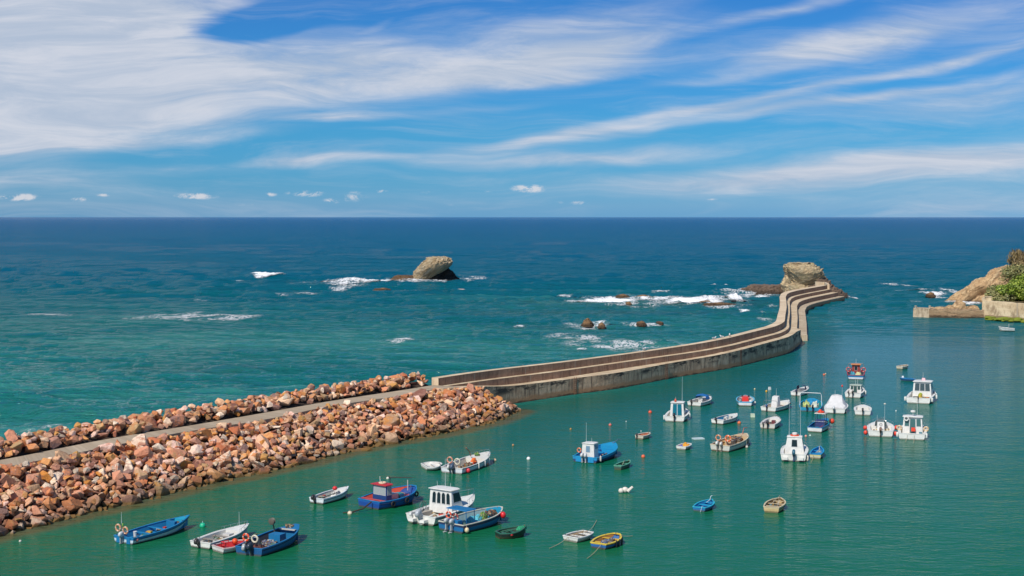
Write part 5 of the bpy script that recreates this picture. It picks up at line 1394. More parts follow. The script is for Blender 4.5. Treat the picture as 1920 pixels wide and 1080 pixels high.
b = Boat('fishing_boat', 'royal blue wooden fishing boat with red roofed wheelhouse and orange inside', 'boat', (671, 950), (712, 955.5), (776, 912), 1.15, fs=.72, fb=1.25, hullc=(14, 50, 168), topc=(16, 66, 190), botc=(40, 30, 90), inner=(214, 84, 56), rimc=(16, 92, 206), tb=.72, eb=.15, pw=2.6, floor=.35, stripe_h=.2, flare=.2)
c = b.cabin(.23, .38, .45, 1.95, .50, rake_f=.06, mat=paint((16, 46, 140)), roofc=(196, 40, 40), nside=1, front=2, aft='windows2', gl=glass((150, 160, 160)), over=.2, taper=.95, winz=(.42, .93))
box_part(b, (b.X(.5), 0, .7), (.9, .9, .5), paint((228, 222, 210)), 'engine_cover'); box_part(b, (b.X(.64), -.1, .66), (.6, .8, .4), paint((30, 110, 170)), 'fish_box')
mb = MB(); mb.torus((b.X(.3), 0, 2.12), .3, .08, 'Z', 20, 8, (0,)); b.loose(mb, 'life_ring', paint((232, 206, 170)), 'cream life ring lying flat on the red wheelhouse roof', 'life ring', 'life rings on boats')
mb = MB(); mb.tube([(b.X(.27), .1, 2.0), (b.X(.26), .1, 2.75)], .03); b.part(mb, 'mast', paint(WHITE)); mb = MB(); mb.tube([(b.X(.4), -.4, .7), (b.X(.4), -.4, 2.5), (b.X(.37), -.4, 2.7)], .035); b.part(mb, 'exhaust_pipe', paint((50, 46, 46))); mb = MB(); mb.tube([(b.X(.86), 0, .9), (b.X(.86), 0, 1.9)], .04); b.part(mb, 'mooring_post', paint((210, 206, 196)))
mb = MB()
for i in range(6): mb.tube([(b.X(.4 + i * .035), -b.hw(.45) + .12, .7), (b.X(.4 + i * .035), -b.hw(.45) + .12, 1.1)], .03)
mb.tube([(b.X(.38), -b.hw(.45) + .12, 1.1), (b.X(.6), -b.hw(.5) + .12, 1.15)], .04); b.part(mb, 'side_rail', paint((16, 50, 160)))
b.thwarts([.1], paint((196, 70, 60)), .72, .4); b.heap(.72, .1, .6, .5, .25, NET_O, 'net_heap', 'orange and tan nets in the bow of the red roofed boat', 'net', 5, .5); b.heap(.6, .45, .4, .3, .25, NET_G, 'rope_heap', 'green blue ropes beside the fish box of the red roofed boat', 'rope', 6, .5)
for x_, l_ in ((.82, 'black tyre fender near the bow of the red roofed boat'), (.5, 'black tyre fender amidships on the red roofed boat'), (.22, 'black tyre fender near the stern of the red roofed boat')):
    mb = MB(); mb.torus((b.X(x_), -b.hw(x_) - .07, b.sh(x_) - .32), .2, .08, 'Y', 16, 7); b.loose(mb, 'tyre_fender', paint((30, 28, 28), .8, .2), l_, 'fender', 'fenders hung on boats')

b = Boat('cabin_cruiser', 'largest white cabin boat with arched side windows and bow rail, in the middle foreground', 'boat', (762, 977), (816, 988), (889, 928), 1.35, fs=.75, fb=1.35, tb=.9, rake=.2, inner=(224, 222, 214), pw=2.2, floor=.3, flare=.35, botc=(190, 190, 184))
b.deck(.52, W(), .1); b.sidedeck(.0, .55, .28, W()); b.cabin(.36, .64, .5, 2.6, .72, rake_f=.9, nside=1, front=3, aft='windows4', over=.15, taper=.9, winz=(.5, .88)); b.rail(.6, h=.6)
b.motor(-.1, (176, 180, 184), (190, 192, 194), 1.7, up=-24); b.motor(.9, (226, 226, 222), (200, 200, 200), .7, up=-50)
b.antenna(b.X(.45), 0, 2.6, 2.7); b.antenna(b.X(.36), .3, 2.6, .8, lean=-.1); b.antenna(b.X(.5), -.3, 2.6, .5)
for y_ in (.62, -.62): mb = MB(); mb.box((-.32, y_, .38), (.65, .55, .22), taper=.9); b.part(mb, 'swim_platform', W())
mb = MB(); mb.torus((1.3, .8, 1.3), .45, .03, 'Y', 18, 5); mb.tube([(1.3, .8, .6), (1.3, .8, 1.75)], .03); mb.tube([(.95, .8, 1.0), (1.65, .8, 1.6)], .02); b.part(mb, 'line_reel', paint((120, 120, 120), .4, .2, .5))
mb = MB(); mb.box((1.1, .35, .72), (1.6, .35, .35)); b.part(mb, 'bench', paint((188, 176, 156)))

b = Boat('fishing_boat', 'blue fishing boat with twin grey outboards and green nets, alongside the largest cabin boat', 'boat', (822, 993), (869, 1000), (939, 950), 1.1, fs=.7, fb=1.1, hullc=(14, 76, 178), topc=(34, 52, 90), botc=(16, 50, 130), inner=(150, 178, 180), rimc=(214, 206, 186), tb=.88, eb=.12, pw=2.5, stripe_h=.22, flare=.2)
b.motor(.3, (190, 192, 192), (170, 172, 172), 1.15); b.motor(-.3, (190, 192, 192), (170, 172, 172), 1.15); box_part(b, (.35, 0, .72), (.6, 1.5, .5), paint((14, 84, 190)), 'stern_box')
b.posts_roof(.12, .28, 1.75, .7, (14, 70, 170), (16, 80, 180)); b.deck(.85, paint((20, 110, 200)))
b.heap(.52, .25, 1.1, .7, .5, paint((96, 190, 206), .7, .3), 'tarpaulin', 'pale turquoise tarpaulin spread in the boat with twin grey outboards', 'tarpaulin', 7, .15); b.heap(.62, -.1, .5, .5, .75, NET_G, 'net_heap', 'bright green net heap in the boat with twin grey outboards', 'net', 8); b.heap(.82, .05, .85, .5, .38, NET_A, 'net_heap', 'brown ropes and floats piled at the bow behind the red fender', 'net', 9, .6)
b.fender(b.X(.8), -b.hw(.8) - .25, .75, 'red ball fender near the bow of the boat with twin grey outboards', (226, 36, 44), .26); b.fender(.25, -b.hw(0) - .18, .3, 'cream ball fender at the stern of the boat with twin grey outboards', (222, 202, 160), .2)
b.ring((.55, .75, 1.25), 'orange life ring on the blue frame next to the largest cabin boat', (226, 84, 44)); b.ring((.55, -.05, 1.15), 'dark red life ring on the blue frame next to the largest cabin boat', (150, 60, 50))

b = Boat('fishing_boat', 'white fishing boat with two pale rings on a rack, near the rubble slope', 'boat', (827, 886), (867, 889.5), (916, 848), 1.0, fs=.6, fb=1.05, hullc=(218, 222, 224), topc=(60, 60, 96), inner=(186, 180, 168), rimc=WHITE, tb=.86, eb=.1, stripe_h=.07, flare=.2)
b.motor(.2, (200, 200, 196), (120, 120, 120), 1.1, up=-42); b.motor(-.25, (72, 90, 112), (70, 76, 84), 1.4, up=-28); b.deck(.64, paint((226, 222, 210))); b.rail(.72, h=.3)
mb = MB(); mb.tube([(.6, 1.0, .5), (.6, 1.0, 1.5)], .025); mb.tube([(.6, 1.0, 1.15), (.6, -.7, 1.15)], .025); mb.tube([(.6, -.7, .5), (.6, -.7, 1.15)], .025); b.part(mb, 'gear_rack', steel)
b.ring((.6, .55, 1.3), 'faded salmon life ring on the rack of the white fishing boat', (214, 140, 110), Rr=.3); b.ring((.6, -.35, 1.2), 'cream life ring on the rack of the white fishing boat', (214, 204, 176), Rr=.3)
mb = MB(); mb.tube([(b.X(.62), .5, 1.0), (b.X(.6), .6, 1.55), (b.X(.54), .7, 1.95)], .045); mb.ball((b.X(.54), .7, 1.98), .1, 8, 6); b.part(mb, 'bow_arm', paint((140, 96, 66)))
b.heap(.45, .1, .6, .6, .4, NET_A, 'net_heap', 'grey nets amidships in the white fishing boat with two pale rings', 'net', 10); b.heap(.58, .0, .35, .3, .35, paint((232, 110, 40), .7, .3), 'orange_bag', 'small orange bag by the foredeck of the white fishing boat', 'bag', 11, .5); b.heap(.76, .3, .35, .3, .3, NET_G, 'net_heap', 'little green net on the foredeck of the white fishing boat', 'net', 12, .95)
b.fender(.9, -b.hw(.1) - .15, .28, 'red ball fender on the near side of the white fishing boat', (224, 50, 60), .22)
for i_, x_ in enumerate((.38, .56, .74)): b.fender(b.X(x_), -b.hw(x_) - .06, .45, ['white cylinder fender nearest the stern of the white fishing boat', 'white cylinder fender amidships on the white fishing boat', 'white cylinder fender nearest the bow of the white fishing boat'][i_], WHITE, .08, True)

b = Boat('tender', 'tiny white tender tied behind the white fishing boat', 'dinghy', (788, 877), (802, 881), (827, 868.5), .5, fs=.36, fb=.52, inner=(212, 208, 200), tb=.75, eb=.25)
b.thwarts([.3, .62], W())

b = Boat('rowing_boat', 'dark green rowing boat with bright green ropes heaped at its bow', 'rowing boat', (923, 1004), (943, 1013), (987, 985.5), .8, fs=.45, fb=.8, hullc=(20, 44, 36), topc=(150, 164, 150), inner=(26, 58, 44), rimc=(44, 110, 84), tb=.55, stripe_h=.06, beam=1.9)
b.thwarts([.25, .5], paint((50, 110, 84))); b.heap(.82, 0, .45, .28, .3, net_mat('rope_green', [(30, 150, 100), (24, 120, 90), (60, 170, 120)], 14), 'rope_heap', 'bright green rope heaped in the bow of the dark rowing boat', 'rope', 13, .5)
mb = MB(); mb.tube([(.5, .2, .5), (2.4, -.1, .62)], .028); mb.tube([(.6, -.3, .5), (2.2, .35, .6)], .028); b.loose(mb, 'oars', paint((70, 130, 100)), 'green painted oars lying across the dark rowing boat', 'oars')
mb = MB(); mb.ball((.9, -b.hw(.3) - .03, .33), (.12, .05, .08), 8, 6); b.part(mb, 'red_patch', paint((190, 40, 40)))

# ---- C group
b = Boat('fishing_boat', 'bright blue fishing boat with white console and bow arm, alone left of the moored fleet', 'boat', (1074, 865.5), (1119, 869), (1152, 829), 1.2, fs=.62, fb=1.25, hullc=(30, 60, 120), topc=(14, 104, 214), botc=(20, 40, 80), inner=(12, 96, 208), rimc=(18, 110, 216), tb=.85, pw=2.4, stripe_h=.3, flare=.2)
box_part(b, (-.03, .75, .32), (.06, .7, .55), paint((16, 106, 220)), 'transom_panel'); box_part(b, (-.03, -.75, .32), (.06, .7, .55), paint((16, 106, 220)), 'transom_panel')
b.cabin(.1, .28, .3, 1.95, .5, rake_f=.1, nside=1, front=1, aft='window1', gl=glass((110, 140, 160)), over=.06, winz=(.66, .93)); b.motor(.2, (206, 208, 208), (180, 182, 182), 1.2, up=-10); b.motor(-.2, (206, 208, 208), (180, 182, 182), 1.2, up=-10, turn=8)
b.antenna(b.X(.14), .35, 1.9, 2.4); b.antenna(b.X(.2), -.1, 1.95, .6); b.deck(.8, paint((20, 112, 222))); b.thwarts([.5, .66], paint((16, 100, 212))); box_part(b, (b.X(.42), -.1, .55), (1.2, .9, .12), paint((20, 116, 226)), 'hatch')
mb = MB(); mb.tube([(b.X(.9), -.2, 1.2), (b.X(1.04), -.3, 1.5), (b.X(1.13), -.4, 1.35)], .045); b.part(mb, 'bow_arm', steel)
b.fender(.5, -b.hw(.1) - .12, .5, 'grey white cylinder fender on the near side of the bright blue fishing boat', (206, 200, 190), .11, True); b.heap(.55, -.55, .4, .3, .3, NET_A, 'net_heap', 'pale net heap in the bright blue fishing boat with bow arm', 'net', 14)
b.ring((b.X(.12), b.hw(.12) - .45, 1.15), 'orange life ring on the far side of the white console in the bright blue boat', (226, 110, 60), Rr=.22)

b = Boat('rowing_boat', 'small green rowing boat with pale rim, beside the bright blue fishing boat', 'rowing boat', (1151, 880), (1165, 881.5), (1181, 864.5), .45, fs=.42, fb=.55, hullc=(60, 90, 80), topc=(120, 190, 160), inner=(22, 80, 60), rimc=(96, 170, 136), tb=.75, stripe_h=.08)
b.thwarts([.35, .68], paint((90, 160, 130)))
mb = MB(); mb.tube([(.6, -.3, .5), (2.4, .3, .58)], .03); b.loose(mb, 'oar', paint((190, 176, 140)), 'single pale oar lying in the small green rowing boat', 'oar')
b = Boat('dinghy', 'small cream dinghy with dark outboard and orange seats, furthest left dinghy of the fleet', 'dinghy', (1191, 822.6), (1206, 824), (1217, 812.5), .4, fs=.42, fb=.5, hullc=(206, 196, 176), inner=(196, 110, 74), rimc=(224, 212, 190), tb=.85, eb=.2)
b.motor(.25, (56, 50, 50), (60, 56, 54), .7); b.thwarts([.3, .62], paint((210, 140, 100)))
b = Boat('dinghy', 'white square bowed dinghy with oars, nearest the camera left of the yellow rimmed one', 'dinghy', (1056, 1014.5), (1083, 1017), (1103, 997), .42, fs=.4, fb=.46, hullc=(218, 216, 208), inner=(150, 138, 120), rimc=WHITE, tb=.85, eb=.6, pw=2.6)
b.thwarts([.12, .45, .8], W())
mb = MB(); mb.tube([(.4, .2, .5), (2.0, -.15, .56)], .025); mb.tube([(.3, -.1, .5), (2.1, .2, .56)], .025); b.loose(mb, 'oars', paint((196, 160, 110)), 'wooden oars crossed in the white square bowed dinghy', 'oars')
b.line_to((2.6, 0, .5), (1119, 975), 'thin pale rope leading up and away from the white square bowed dinghy'); b.line_to((0, .2, .35), (1030, 1028), 'pale rope trailing left from the stern of the white square bowed dinghy')
b = Boat('dinghy', 'blue hulled dinghy with broad yellow rim, full of blue nets, nearest the camera', 'dinghy', (1107, 1025), (1137, 1032), (1157, 1000), .62, fs=.42, fb=.62, hullc=(24, 70, 180), topc=(222, 186, 50), botc=(20, 30, 60), inner=(170, 120, 60), rimc=(232, 200, 64), tb=.7, eb=.25, pw=2.6, stripe_h=.09, th=.09)
b.thwarts([.3, .7], paint((220, 180, 60))); b.heap(.48, 0, 1.1, .5, .32, NET_B, 'net_heap', 'heap of blue and white nets filling the yellow rimmed dinghy', 'net', 15)
b.line_to((0, -.3, .42), (1101, 1047), 'frayed tan rope running from the stern of the yellow rimmed dinghy to the lower left'); b.line_to((b.L, 0, .7), (1186, 1004), 'thin tan rope leading right from the bow of the yellow rimmed dinghy')
for i in range(4): b.fender(b.X(.35 + i * .16), -b.hw(.35 + i * .16) - .05, .25, ['black fender hose nearest the stern of the yellow rimmed dinghy', 'second black fender hose from the stern of the yellow rimmed dinghy', 'third black fender hose from the stern of the yellow rimmed dinghy', 'black fender hose nearest the bow of the yellow rimmed dinghy'][i], (26, 26, 30), .07, True)
b = Boat('dinghy', 'plain bright blue dinghy with looped white rope at its bow, bottom right of the fleet', 'dinghy', (1299, 957.5), (1322, 960), (1334, 936.5), .55, fs=.36, fb=.6, hullc=(14, 84, 196), inner=(16, 92, 204), rimc=(40, 130, 224), tb=.75, pw=2.4)
b.thwarts([.22, .55, .8], paint((30, 120, 220))); mb = MB(); mb.tube([(b.X(.6), 0, .5), (b.X(.8), -.1, .66), (b.X(.97), .05, .85), (b.X(.99), -.1, .95)], .03); mb.tube([(.3, -.3, .45), (.0, -.3, .5), (-.25, -.25, .0)], .02); b.loose(mb, 'rope', paint((206, 220, 226)), 'white rope looped over bow and stern of the plain bright blue dinghy', 'rope')
b = Boat('dinghy', 'weathered cream wooden dinghy with peeling transom, bottom right of the fleet', 'dinghy', (1432, 960.5), (1460, 962), (1463, 934), .6, fs=.5, fb=.66, hullc=(198, 172, 120), topc=(216, 196, 150), inner=(120, 94, 56), rimc=(214, 196, 156), tb=.78, pw=2.3)
b.thwarts([.3, .55, .8], paint((206, 186, 146))); mb = MB(); mb.tube([(b.X(.3), .3, .5), (b.X(.97), 0, .9), (b.X(.3), -.3, .55)], .025); b.loose(mb, 'rope', paint((214, 204, 176)), 'pale rope strung from the bow of the weathered cream dinghy', 'rope')
# ---- D group
b = Boat('cabin_boat', 'white cabin boat with teal curtained doors and tall white aerial, left edge of the fleet', 'boat', (1246, 790.5), (1283, 791.5), (1300, 757), 1.2, fs=.7, fb=1.15, tb=.9, length=6.4, heading=16, floor=.3, flare=.3, rake=.15, inner=(226, 222, 214))
b.deck(.6, W(), .08); b.sidedeck(0, .62, .2, W()); b.cabin(.32, .68, .45, 2.25, .66, rake_f=.8, nside=2, front=2, aft='doors', over=.1, doors=glass((22, 104, 122))); b.rail(.6, h=.4); b.motor(0, BLACK, (50, 50, 52), 1.2); b.antenna(b.X(.5), -.5, 2.3, 3.4, r=.014); b.antenna(b.X(.42), .3, 2.3, .7)
mb = MB(); mb.ball((b.X(.35), .25, 2.55), (.16, .16, .26), 10, 8); b.loose(mb, 'float', paint((216, 90, 60)), 'small orange float on the roof of the boat with teal doors', 'float')
b.fender(b.X(.45), -b.hw(.45) - .1, .5, 'white cylinder fender on the near side of the boat with teal doors', WHITE, .12, True); b.fender(b.X(.1), b.hw(.1) + .1, .45, 'white cylinder fender on the far side of the boat with teal doors', WHITE, .12, True)
b = Boat('motorboat', 'white motorboat under a bright blue canvas cover, behind the boat with teal doors', 'boat', (1290, 761), (1313, 762), (1326, 744), .8, fs=.55, fb=.85, tb=.85, beam=2.5, length=5.4, heading=32, inner=(216, 206, 190), eb=.1)
b.motor(.35, (70, 64, 60), (60, 60, 60), 1.0); b.deck(.62, W(), .06); b.sidedeck(0, .65, .18, W()); b.console(.42, .6, .6); b.rail(.6, h=.25)
mb = MB(); x = b.X(.55); mb.loft([[(x - .7, .85, .75), (x - .75, .8, 1.15), (x - .72, 0, 1.3), (x - .75, -.8, 1.15), (x - .7, -.85, .75)], [(x, .95, .78), (x + .02, .85, 1.35), (x, 0, 1.5), (x + .02, -.85, 1.35), (x, -.95, .78)], [(x + .75, .8, .8), (x + .6, .6, 1.05), (x + .6, 0, 1.15), (x + .6, -.6, 1.05), (x + .75, -.8, .8)]], False, False)
o = b.part(mb, 'canvas_cover', paint((12, 76, 190), .8, .1), 60)
b.fender(b.X(.98), -.3, .45, 'small yellow ball fender at the bow of the blue covered motorboat', (222, 170, 50), .15)
b = Boat('rowing_boat', 'round pale blue and white boat with a red engine box seen end on', 'boat', (1383, 761), (1411, 762), (1397, 739), .9, fs=.62, fb=.95, hullc=(222, 226, 226), topc=(70, 176, 214), inner=(196, 206, 206), rimc=(96, 190, 220), tb=.72, eb=.05, pw=3.0, length=5.2, beam=2.6, stripe_h=.14, botc=(120, 50, 40), heading=10)
mb = MB(); mb.box((b.X(.5), 0, .62), (1.0, .95, .8), taper=.9); b.part(mb, 'engine_box', paint((232, 52, 40))); b.thwarts([.2, .8], paint((206, 214, 214))); b.sterndeck(.5, paint((96, 190, 222))); b.deck(.86, paint((196, 120, 110)))
for y_, l_ in ((.45, 'left black ball on the thwart of the pale blue boat'), (-.45, 'right black ball on the thwart of the pale blue boat')): mb = MB(); mb.ball((b.X(.78), y_, .95), .15, 10, 8); b.loose(mb, 'float', paint((34, 30, 34)), l_, 'float')
b.fender(b.X(.3), -b.hw(.3) - .12, .35, 'white ball fender on the right side of the pale blue boat', (226, 222, 214), .16)
b = Boat('open_boat', 'white open boat with royal blue floor, centre of the fleet', 'boat', (1334, 794.5), (1356, 796), (1378, 775), .8, fs=.55, fb=.85, tb=.85, inner=(34, 96, 190), rimc=WHITE, length=5.2, heading=38, botc=(50, 50, 60))
b.motor(.1, (40, 40, 44), (50, 50, 52), .9, up=-25); b.deck(.78, W()); b.thwarts([.14], W(), .5, .35); b.console(.5, .5, .55, .4, screen=False, y=.2); box_part(b, (b.X(.6), -.2, .45), (.35, .4, .55), paint((206, 200, 186)), 'seat')
b = Boat('motorboat', 'white open motorboat with tall grey hooded console and steel frame, beside the dual motor boat', 'boat', (1427, 771), (1454, 772.5), (1477, 752), .85, fs=.6, fb=.95, tb=.88, length=6.6, heading=36, inner=(214, 196, 170))
b.motor(.15, (30, 50, 140), (40, 44, 60), 1.0); b.deck(.75, W()); b.rail(.6, h=.25)
mb = MB(); x = b.X(.36); mb.hexa([Vector((x - .55, -.5, .2)), Vector((x + .6, -.5, .2)), Vector((x + .6, .5, .2)), Vector((x - .55, .5, .2))], [Vector((x - .3, -.42, 1.85)), Vector((x + .3, -.42, 1.95)), Vector((x + .3, .42, 1.95)), Vector((x - .3, .42, 1.85))]); b.part(mb, 'covered_console', paint((222, 220, 216), .7, .1), 20)
b.arch(.1, .85, .85); b.antenna(b.X(.38), 0, 1.9, 1.1); b.thwarts([.6], paint((206, 150, 110)), .45, .5)
b.fender(b.X(.97), -.25, .5, 'small salmon fender at the bow of the boat with hooded console', (226, 120, 84), .16)
b = Boat('motorboat', 'scruffy white motorboat with black motor and maroon seat, in front of the hooded console boat', 'boat', (1425, 803.5), (1453, 805), (1458, 783), .85, fs=.62, fb=.9, tb=.88, length=5.4, heading=22, inner=(196, 184, 164), hullc=(216, 208, 196), eb=.1, pw=2.6)
b.motor(-.05, (30, 28, 30), (40, 38, 38), 1.2); b.motor(.55, (90, 84, 80), (60, 60, 60), .7, up=-20); b.sidedeck(.05, .8, .22, W()); b.deck(.76, W()); mb = MB(); mb.box((b.X(.3), -.45, .65), (.5, .55, .55), taper=.8); b.part(mb, 'seat', paint((112, 50, 50))); b.rail(.7, h=.22)
b.heap(.6, .2, .5, .4, .3, NET_A, 'net_heap', 'grey brown gear heap in the scruffy white motorboat', 'net', 16)
b = Boat('fishing_boat', 'rusty cream fishing boat with two orange rings on its rail, front row of the fleet', 'boat', (1332, 844.5), (1368, 847.5), (1395, 815), 1.0, fs=.7, fb=1.15, tb=.88, hullc=(206, 204, 192), inner=(206, 172, 122), rimc=(224, 206, 172), botc=(120, 66, 44), length=7.2, heading=33, eb=.15, pw=2.6)
b.motor(.25, (214, 212, 204), (150, 140, 130), 1.2, up=-8); b.motor(-.25, (204, 202, 196), (150, 140, 130), 1.1, up=-14); b.rail(.05, .4, h=.5); b.thwarts([.5], paint((210, 170, 120)), .6, .5)
box_part(b, (b.X(.3), -.2, .7), (.6, .9, .6), paint((196, 170, 136)), 'engine_box'); box_part(b, (b.X(.45), -.35, .72), (.35, .5, .5), paint((60, 46, 38)), 'locker'); b.deck(.82, paint((208, 180, 140)))
b.ring((b.X(.16), .75, 1.35), 'faded orange ring on the far rail of the rusty cream boat', (222, 140, 90), Rr=.3); b.ring((b.X(.2), -.35, 1.32), 'bright orange ring on the near rail of the rusty cream boat', (232, 110, 50), Rr=.32, r=.1)
b.heap(.72, .1, .8, .6, .45, NET_A, 'net_heap', 'large net heap with black floats at the bow of the rusty cream boat', 'net', 17, .6)
mb = MB(); mb.tube([(b.X(.9), .1, 1.1), (b.X(1.0), .2, 1.8), (b.X(1.1), .1, 1.75)], .04); b.part(mb, 'bow_arm', paint((190, 100, 80)))
b.fender(b.X(.98), -.55, .3, 'white cylinder fender at the bow of the rusty cream boat', (224, 220, 210), .13, True); b.fender(b.X(.55), -b.hw(.55) - .25, .1, 'dirty white float beside the rusty cream boat', (206, 196, 180), .16)
b = Boat('dinghy', 'tiny white dinghy with yellow and violet gear inside, left of the rusty cream boat', 'dinghy', (1268, 842.2), (1286, 844), (1295, 835), .45, fs=.36, fb=.45, tb=.85, eb=.5, inner=(214, 216, 220), length=2.2, beam=1.4, heading=30)
b.heap(.62, 0, .5, .35, .4, paint((232, 160, 40), .6, .2), 'yellow_bundle', 'yellow orange bundle in the tiny white dinghy', 'bundle', 18); b.heap(.2, .25, .3, .25, .35, paint((96, 90, 170), .6, .2), 'violet_bundle', 'violet bundle at the stern of the tiny white dinghy', 'bundle', 19)
# ---- E group
b = Boat('cabin_boat', 'white cuddy boat with two very tall aerials and orange ring on its roof, front row', 'boat', (1465, 864), (1510, 866.5), (1497, 832), 1.1, fs=.8, fb=1.2, tb=.92, length=6.6, beam=3.0, heading=14, floor=.35, inner=(228, 222, 214), botc=(40, 60, 110), flare=.25)
b.deck(.5, W(), .08); b.sidedeck(0, .55, .3, W()); b.cabin(.32, .62, .45, 2.35, .74, rake_f=.6, rake_a=.12, nside=2, front=2, aft='window1', over=.05, taper=.72, winz=(.55, .85)); b.motor(-.05, (44, 70, 130), (60, 76, 110), 1.45, up=-18)
b.antenna(b.X(.42), .62, 2.3, 3.9, r=.013); b.antenna(b.X(.42), -.62, 2.3, 3.9, r=.013); b.rail(.45, h=.4); mb = MB(); mb.torus((b.X(.42), 0, 2.52), .42, .08, 'Z', 20, 8, (0,)); b.loose(mb, 'life_ring', paint((230, 84, 40)), 'orange life ring lying on the roof between the two tall aerials', 'life ring', 'life rings on boats'); mb = MB(); mb.loft([[(b.X(.42) + r_ * math.cos(a), r_ * math.sin(a), z) for a in [i * math.pi / 7 for i in range(14)]] for z, r_ in ((2.45, .22), (2.65, .3), (2.78, .3), (2.84, .15))]); b.part(mb, 'radar', W())
for y_ in (.85, -.85): box_part(b, (-.25, y_, .35), (.45, .5, .25), W(), 'swim_platform')
b.fender(.4, -b.hw(0) - .15, .35, 'cream cylinder fender between the tall aerial boat and the blue dinghy', (226, 214, 196), .13, True)
b = Boat('dinghy', 'blue dinghy with a pale yellow transom, tied at the side of the tall aerial boat', 'dinghy', (1518, 859.5), (1539, 861), (1540, 842.5), .8, fs=.5, fb=.85, tb=.85, hullc=(206, 200, 170), topc=(222, 206, 120), inner=(16, 100, 220), rimc=(20, 110, 226), length=3.9, heading=20, pw=2.0)
b.thwarts([.35, .65], paint((24, 110, 224))); mb = MB(); mb.tube([(b.X(.3), .1, .5), (b.X(.7), -.1, .65), (b.X(.9), .05, .85)], .03); b.loose(mb, 'rope', paint((220, 220, 214)), 'white rope lying in the blue dinghy with pale yellow transom', 'rope'); b.line_to((0, .2, .4), (1521, 867), 'short pale rope hanging from the pale yellow transom')
b = Boat('fishing_boat', 'white hulled blue decked boat with clear screens and orange ring on top, second row', 'boat', (1513, 809), (1542, 812), (1553, 781), 1.0, fs=.6, fb=1.0, tb=.88, hullc=(224, 222, 216), topc=(214, 220, 226), inner=(16, 88, 190), rimc=(20, 96, 200), length=6.4, botc=(60, 60, 60), heading=26)
b.posts_roof(.42, .58, 2.0, .6, (70, 74, 90), (190, 180, 170)); b.cabin(.42, .56, .3, 1.2, .6, rake_f=.1, mat=paint((50, 60, 110)), roof=False, nside=1, front=1, aft='none'); b.deck(.74, paint((18, 96, 204))); b.rail(.05, .4, h=.35)
mb = MB(); mb.torus((b.X(.5), 0, 2.18), .34, .1, 'Z', 20, 8, (0,)); mb.ball((b.X(.5), .1, 2.3), .2, 10, 8); b.loose(mb, 'life_ring', paint((240, 70, 30)), 'bright orange life ring and float on top of the blue decked boat', 'life ring', 'life rings on boats')
b.fender(b.X(.75), -b.hw(.75) - .3, .85, 'orange red ball fender near the bow of the blue decked boat', (236, 70, 34), .3); mb = MB(); mb.box((b.X(.62), -b.hw(.62) + .05, .95), (1.2, .08, .5)); b.part(mb, 'side_panel', paint((20, 110, 140)))
b = Boat('fishing_boat', 'blue work boat under a square white goalpost frame with pale sacks aboard', 'boat', (1499, 770.5), (1539, 773), (1530, 747), 1.0, fs=.55, fb=1.0, tb=.88, hullc=(20, 104, 200), topc=(20, 120, 216), inner=(20, 110, 150), rimc=(24, 110, 210), length=7, beam=3.2, heading=14, eb=.15)
b.arch(.3, 1.75, .95, mat=paint((220, 222, 222)), r=.05, name='goalpost_frame'); b.motor(.45, (34, 34, 40), (40, 44, 50), 1.1); b.motor(-.35, (34, 34, 40), (40, 44, 50), 1.1); b.deck(.8, paint((20, 112, 220)))
b.heap(.4, .6, .7, .5, .9, paint((196, 206, 130), .8, .3), 'sack', 'yellow green sack on the left of the boat with goalpost frame', 'sack', 20); b.heap(.42, -.55, .7, .55, .8, paint((206, 210, 196), .8, .3), 'sack', 'white sack on the right of the boat with goalpost frame', 'sack', 21); b.heap(.7, 0, .7, .6, .5, paint((16, 100, 206), .7, .2), 'tarpaulin', 'blue tarpaulin heap at the bow of the boat with goalpost frame', 'tarpaulin', 22, .4)
b = Boat('covered_boat', 'white boat wrapped in a tall tent of white canvas, middle of the fleet', 'boat', (1546, 774.5), (1584, 777), (1580, 752), 1.0, fs=.65, fb=1.05, tb=.9, length=6.4, beam=3.1, heading=18, botc=(60, 100, 160))
mb = MB(); rr = []
for t_, w_, z_ in ((.06, .8, .75), (.18, .95, 1.3), (.36, .72, 2.1), (.5, .66, 2.2), (.6, .75, 1.5), (.72, .7, 1.1)):
    x = b.X(t_); bw_ = b.hw(t_) * .95; q = b.sh(t_)
    rr.append([(x, bw_, q), (x, bw_ * w_, q + (z_ - q) * .55), (x, bw_ * w_ * .72, z_), (x, 0, z_ + .12), (x, -bw_ * w_ * .72, z_), (x, -bw_ * w_, q + (z_ - q) * .55), (x, -bw_, q)])
mb.loft(rr, False, False); mb.f.append(tuple(range(7))); mb.m.append(0); b.part(mb, 'canvas_tent', paint((216, 214, 212), .85, .12), 22)
b.deck(.66, W(), .08); b.motor(.1, (206, 208, 208), (60, 64, 70), 1.2, up=-20); b.antenna(b.X(.4), .2, 2.2, .8); b.antenna(b.X(.5), -.7, 1.2, 2.3); b.rail(.62, h=.35)
mb = MB(); mb.ball((b.X(.5), -.7, 3.5), (.12, .12, .18), 8, 6); b.part(mb, 'masthead_float', paint((226, 70, 50)))
b = Boat('motorboat', 'small white motorboat seen square from behind, between canvas tent boat and windscreen boat', 'boat', (1604, 778.5), (1631, 779.5), (1617, 757), .85, fs=.62, fb=.85, tb=.9, length=4.8, beam=2.35, heading=14, inner=(214, 204, 186), eb=.1, pw=2.6)
b.motor(0, (60, 56, 52), (50, 50, 50), 1.05); b.sidedeck(.02, .8, .22, W()); b.deck(.72, W()); b.thwarts([.35], W(), .5, .3); b.rail(.6, h=.3); b.antenna(.6, .35, .5, 1.3)
b = Boat('cabin_boat', 'white half cabin boat with green tinted windscreen, just behind the small square one', 'boat', (1586, 745.5), (1612, 747), (1615, 724), 1.1, fs=.7, fb=1.1, tb=.9, length=6.4, heading=22, beam=2.6, inner=(222, 216, 204))
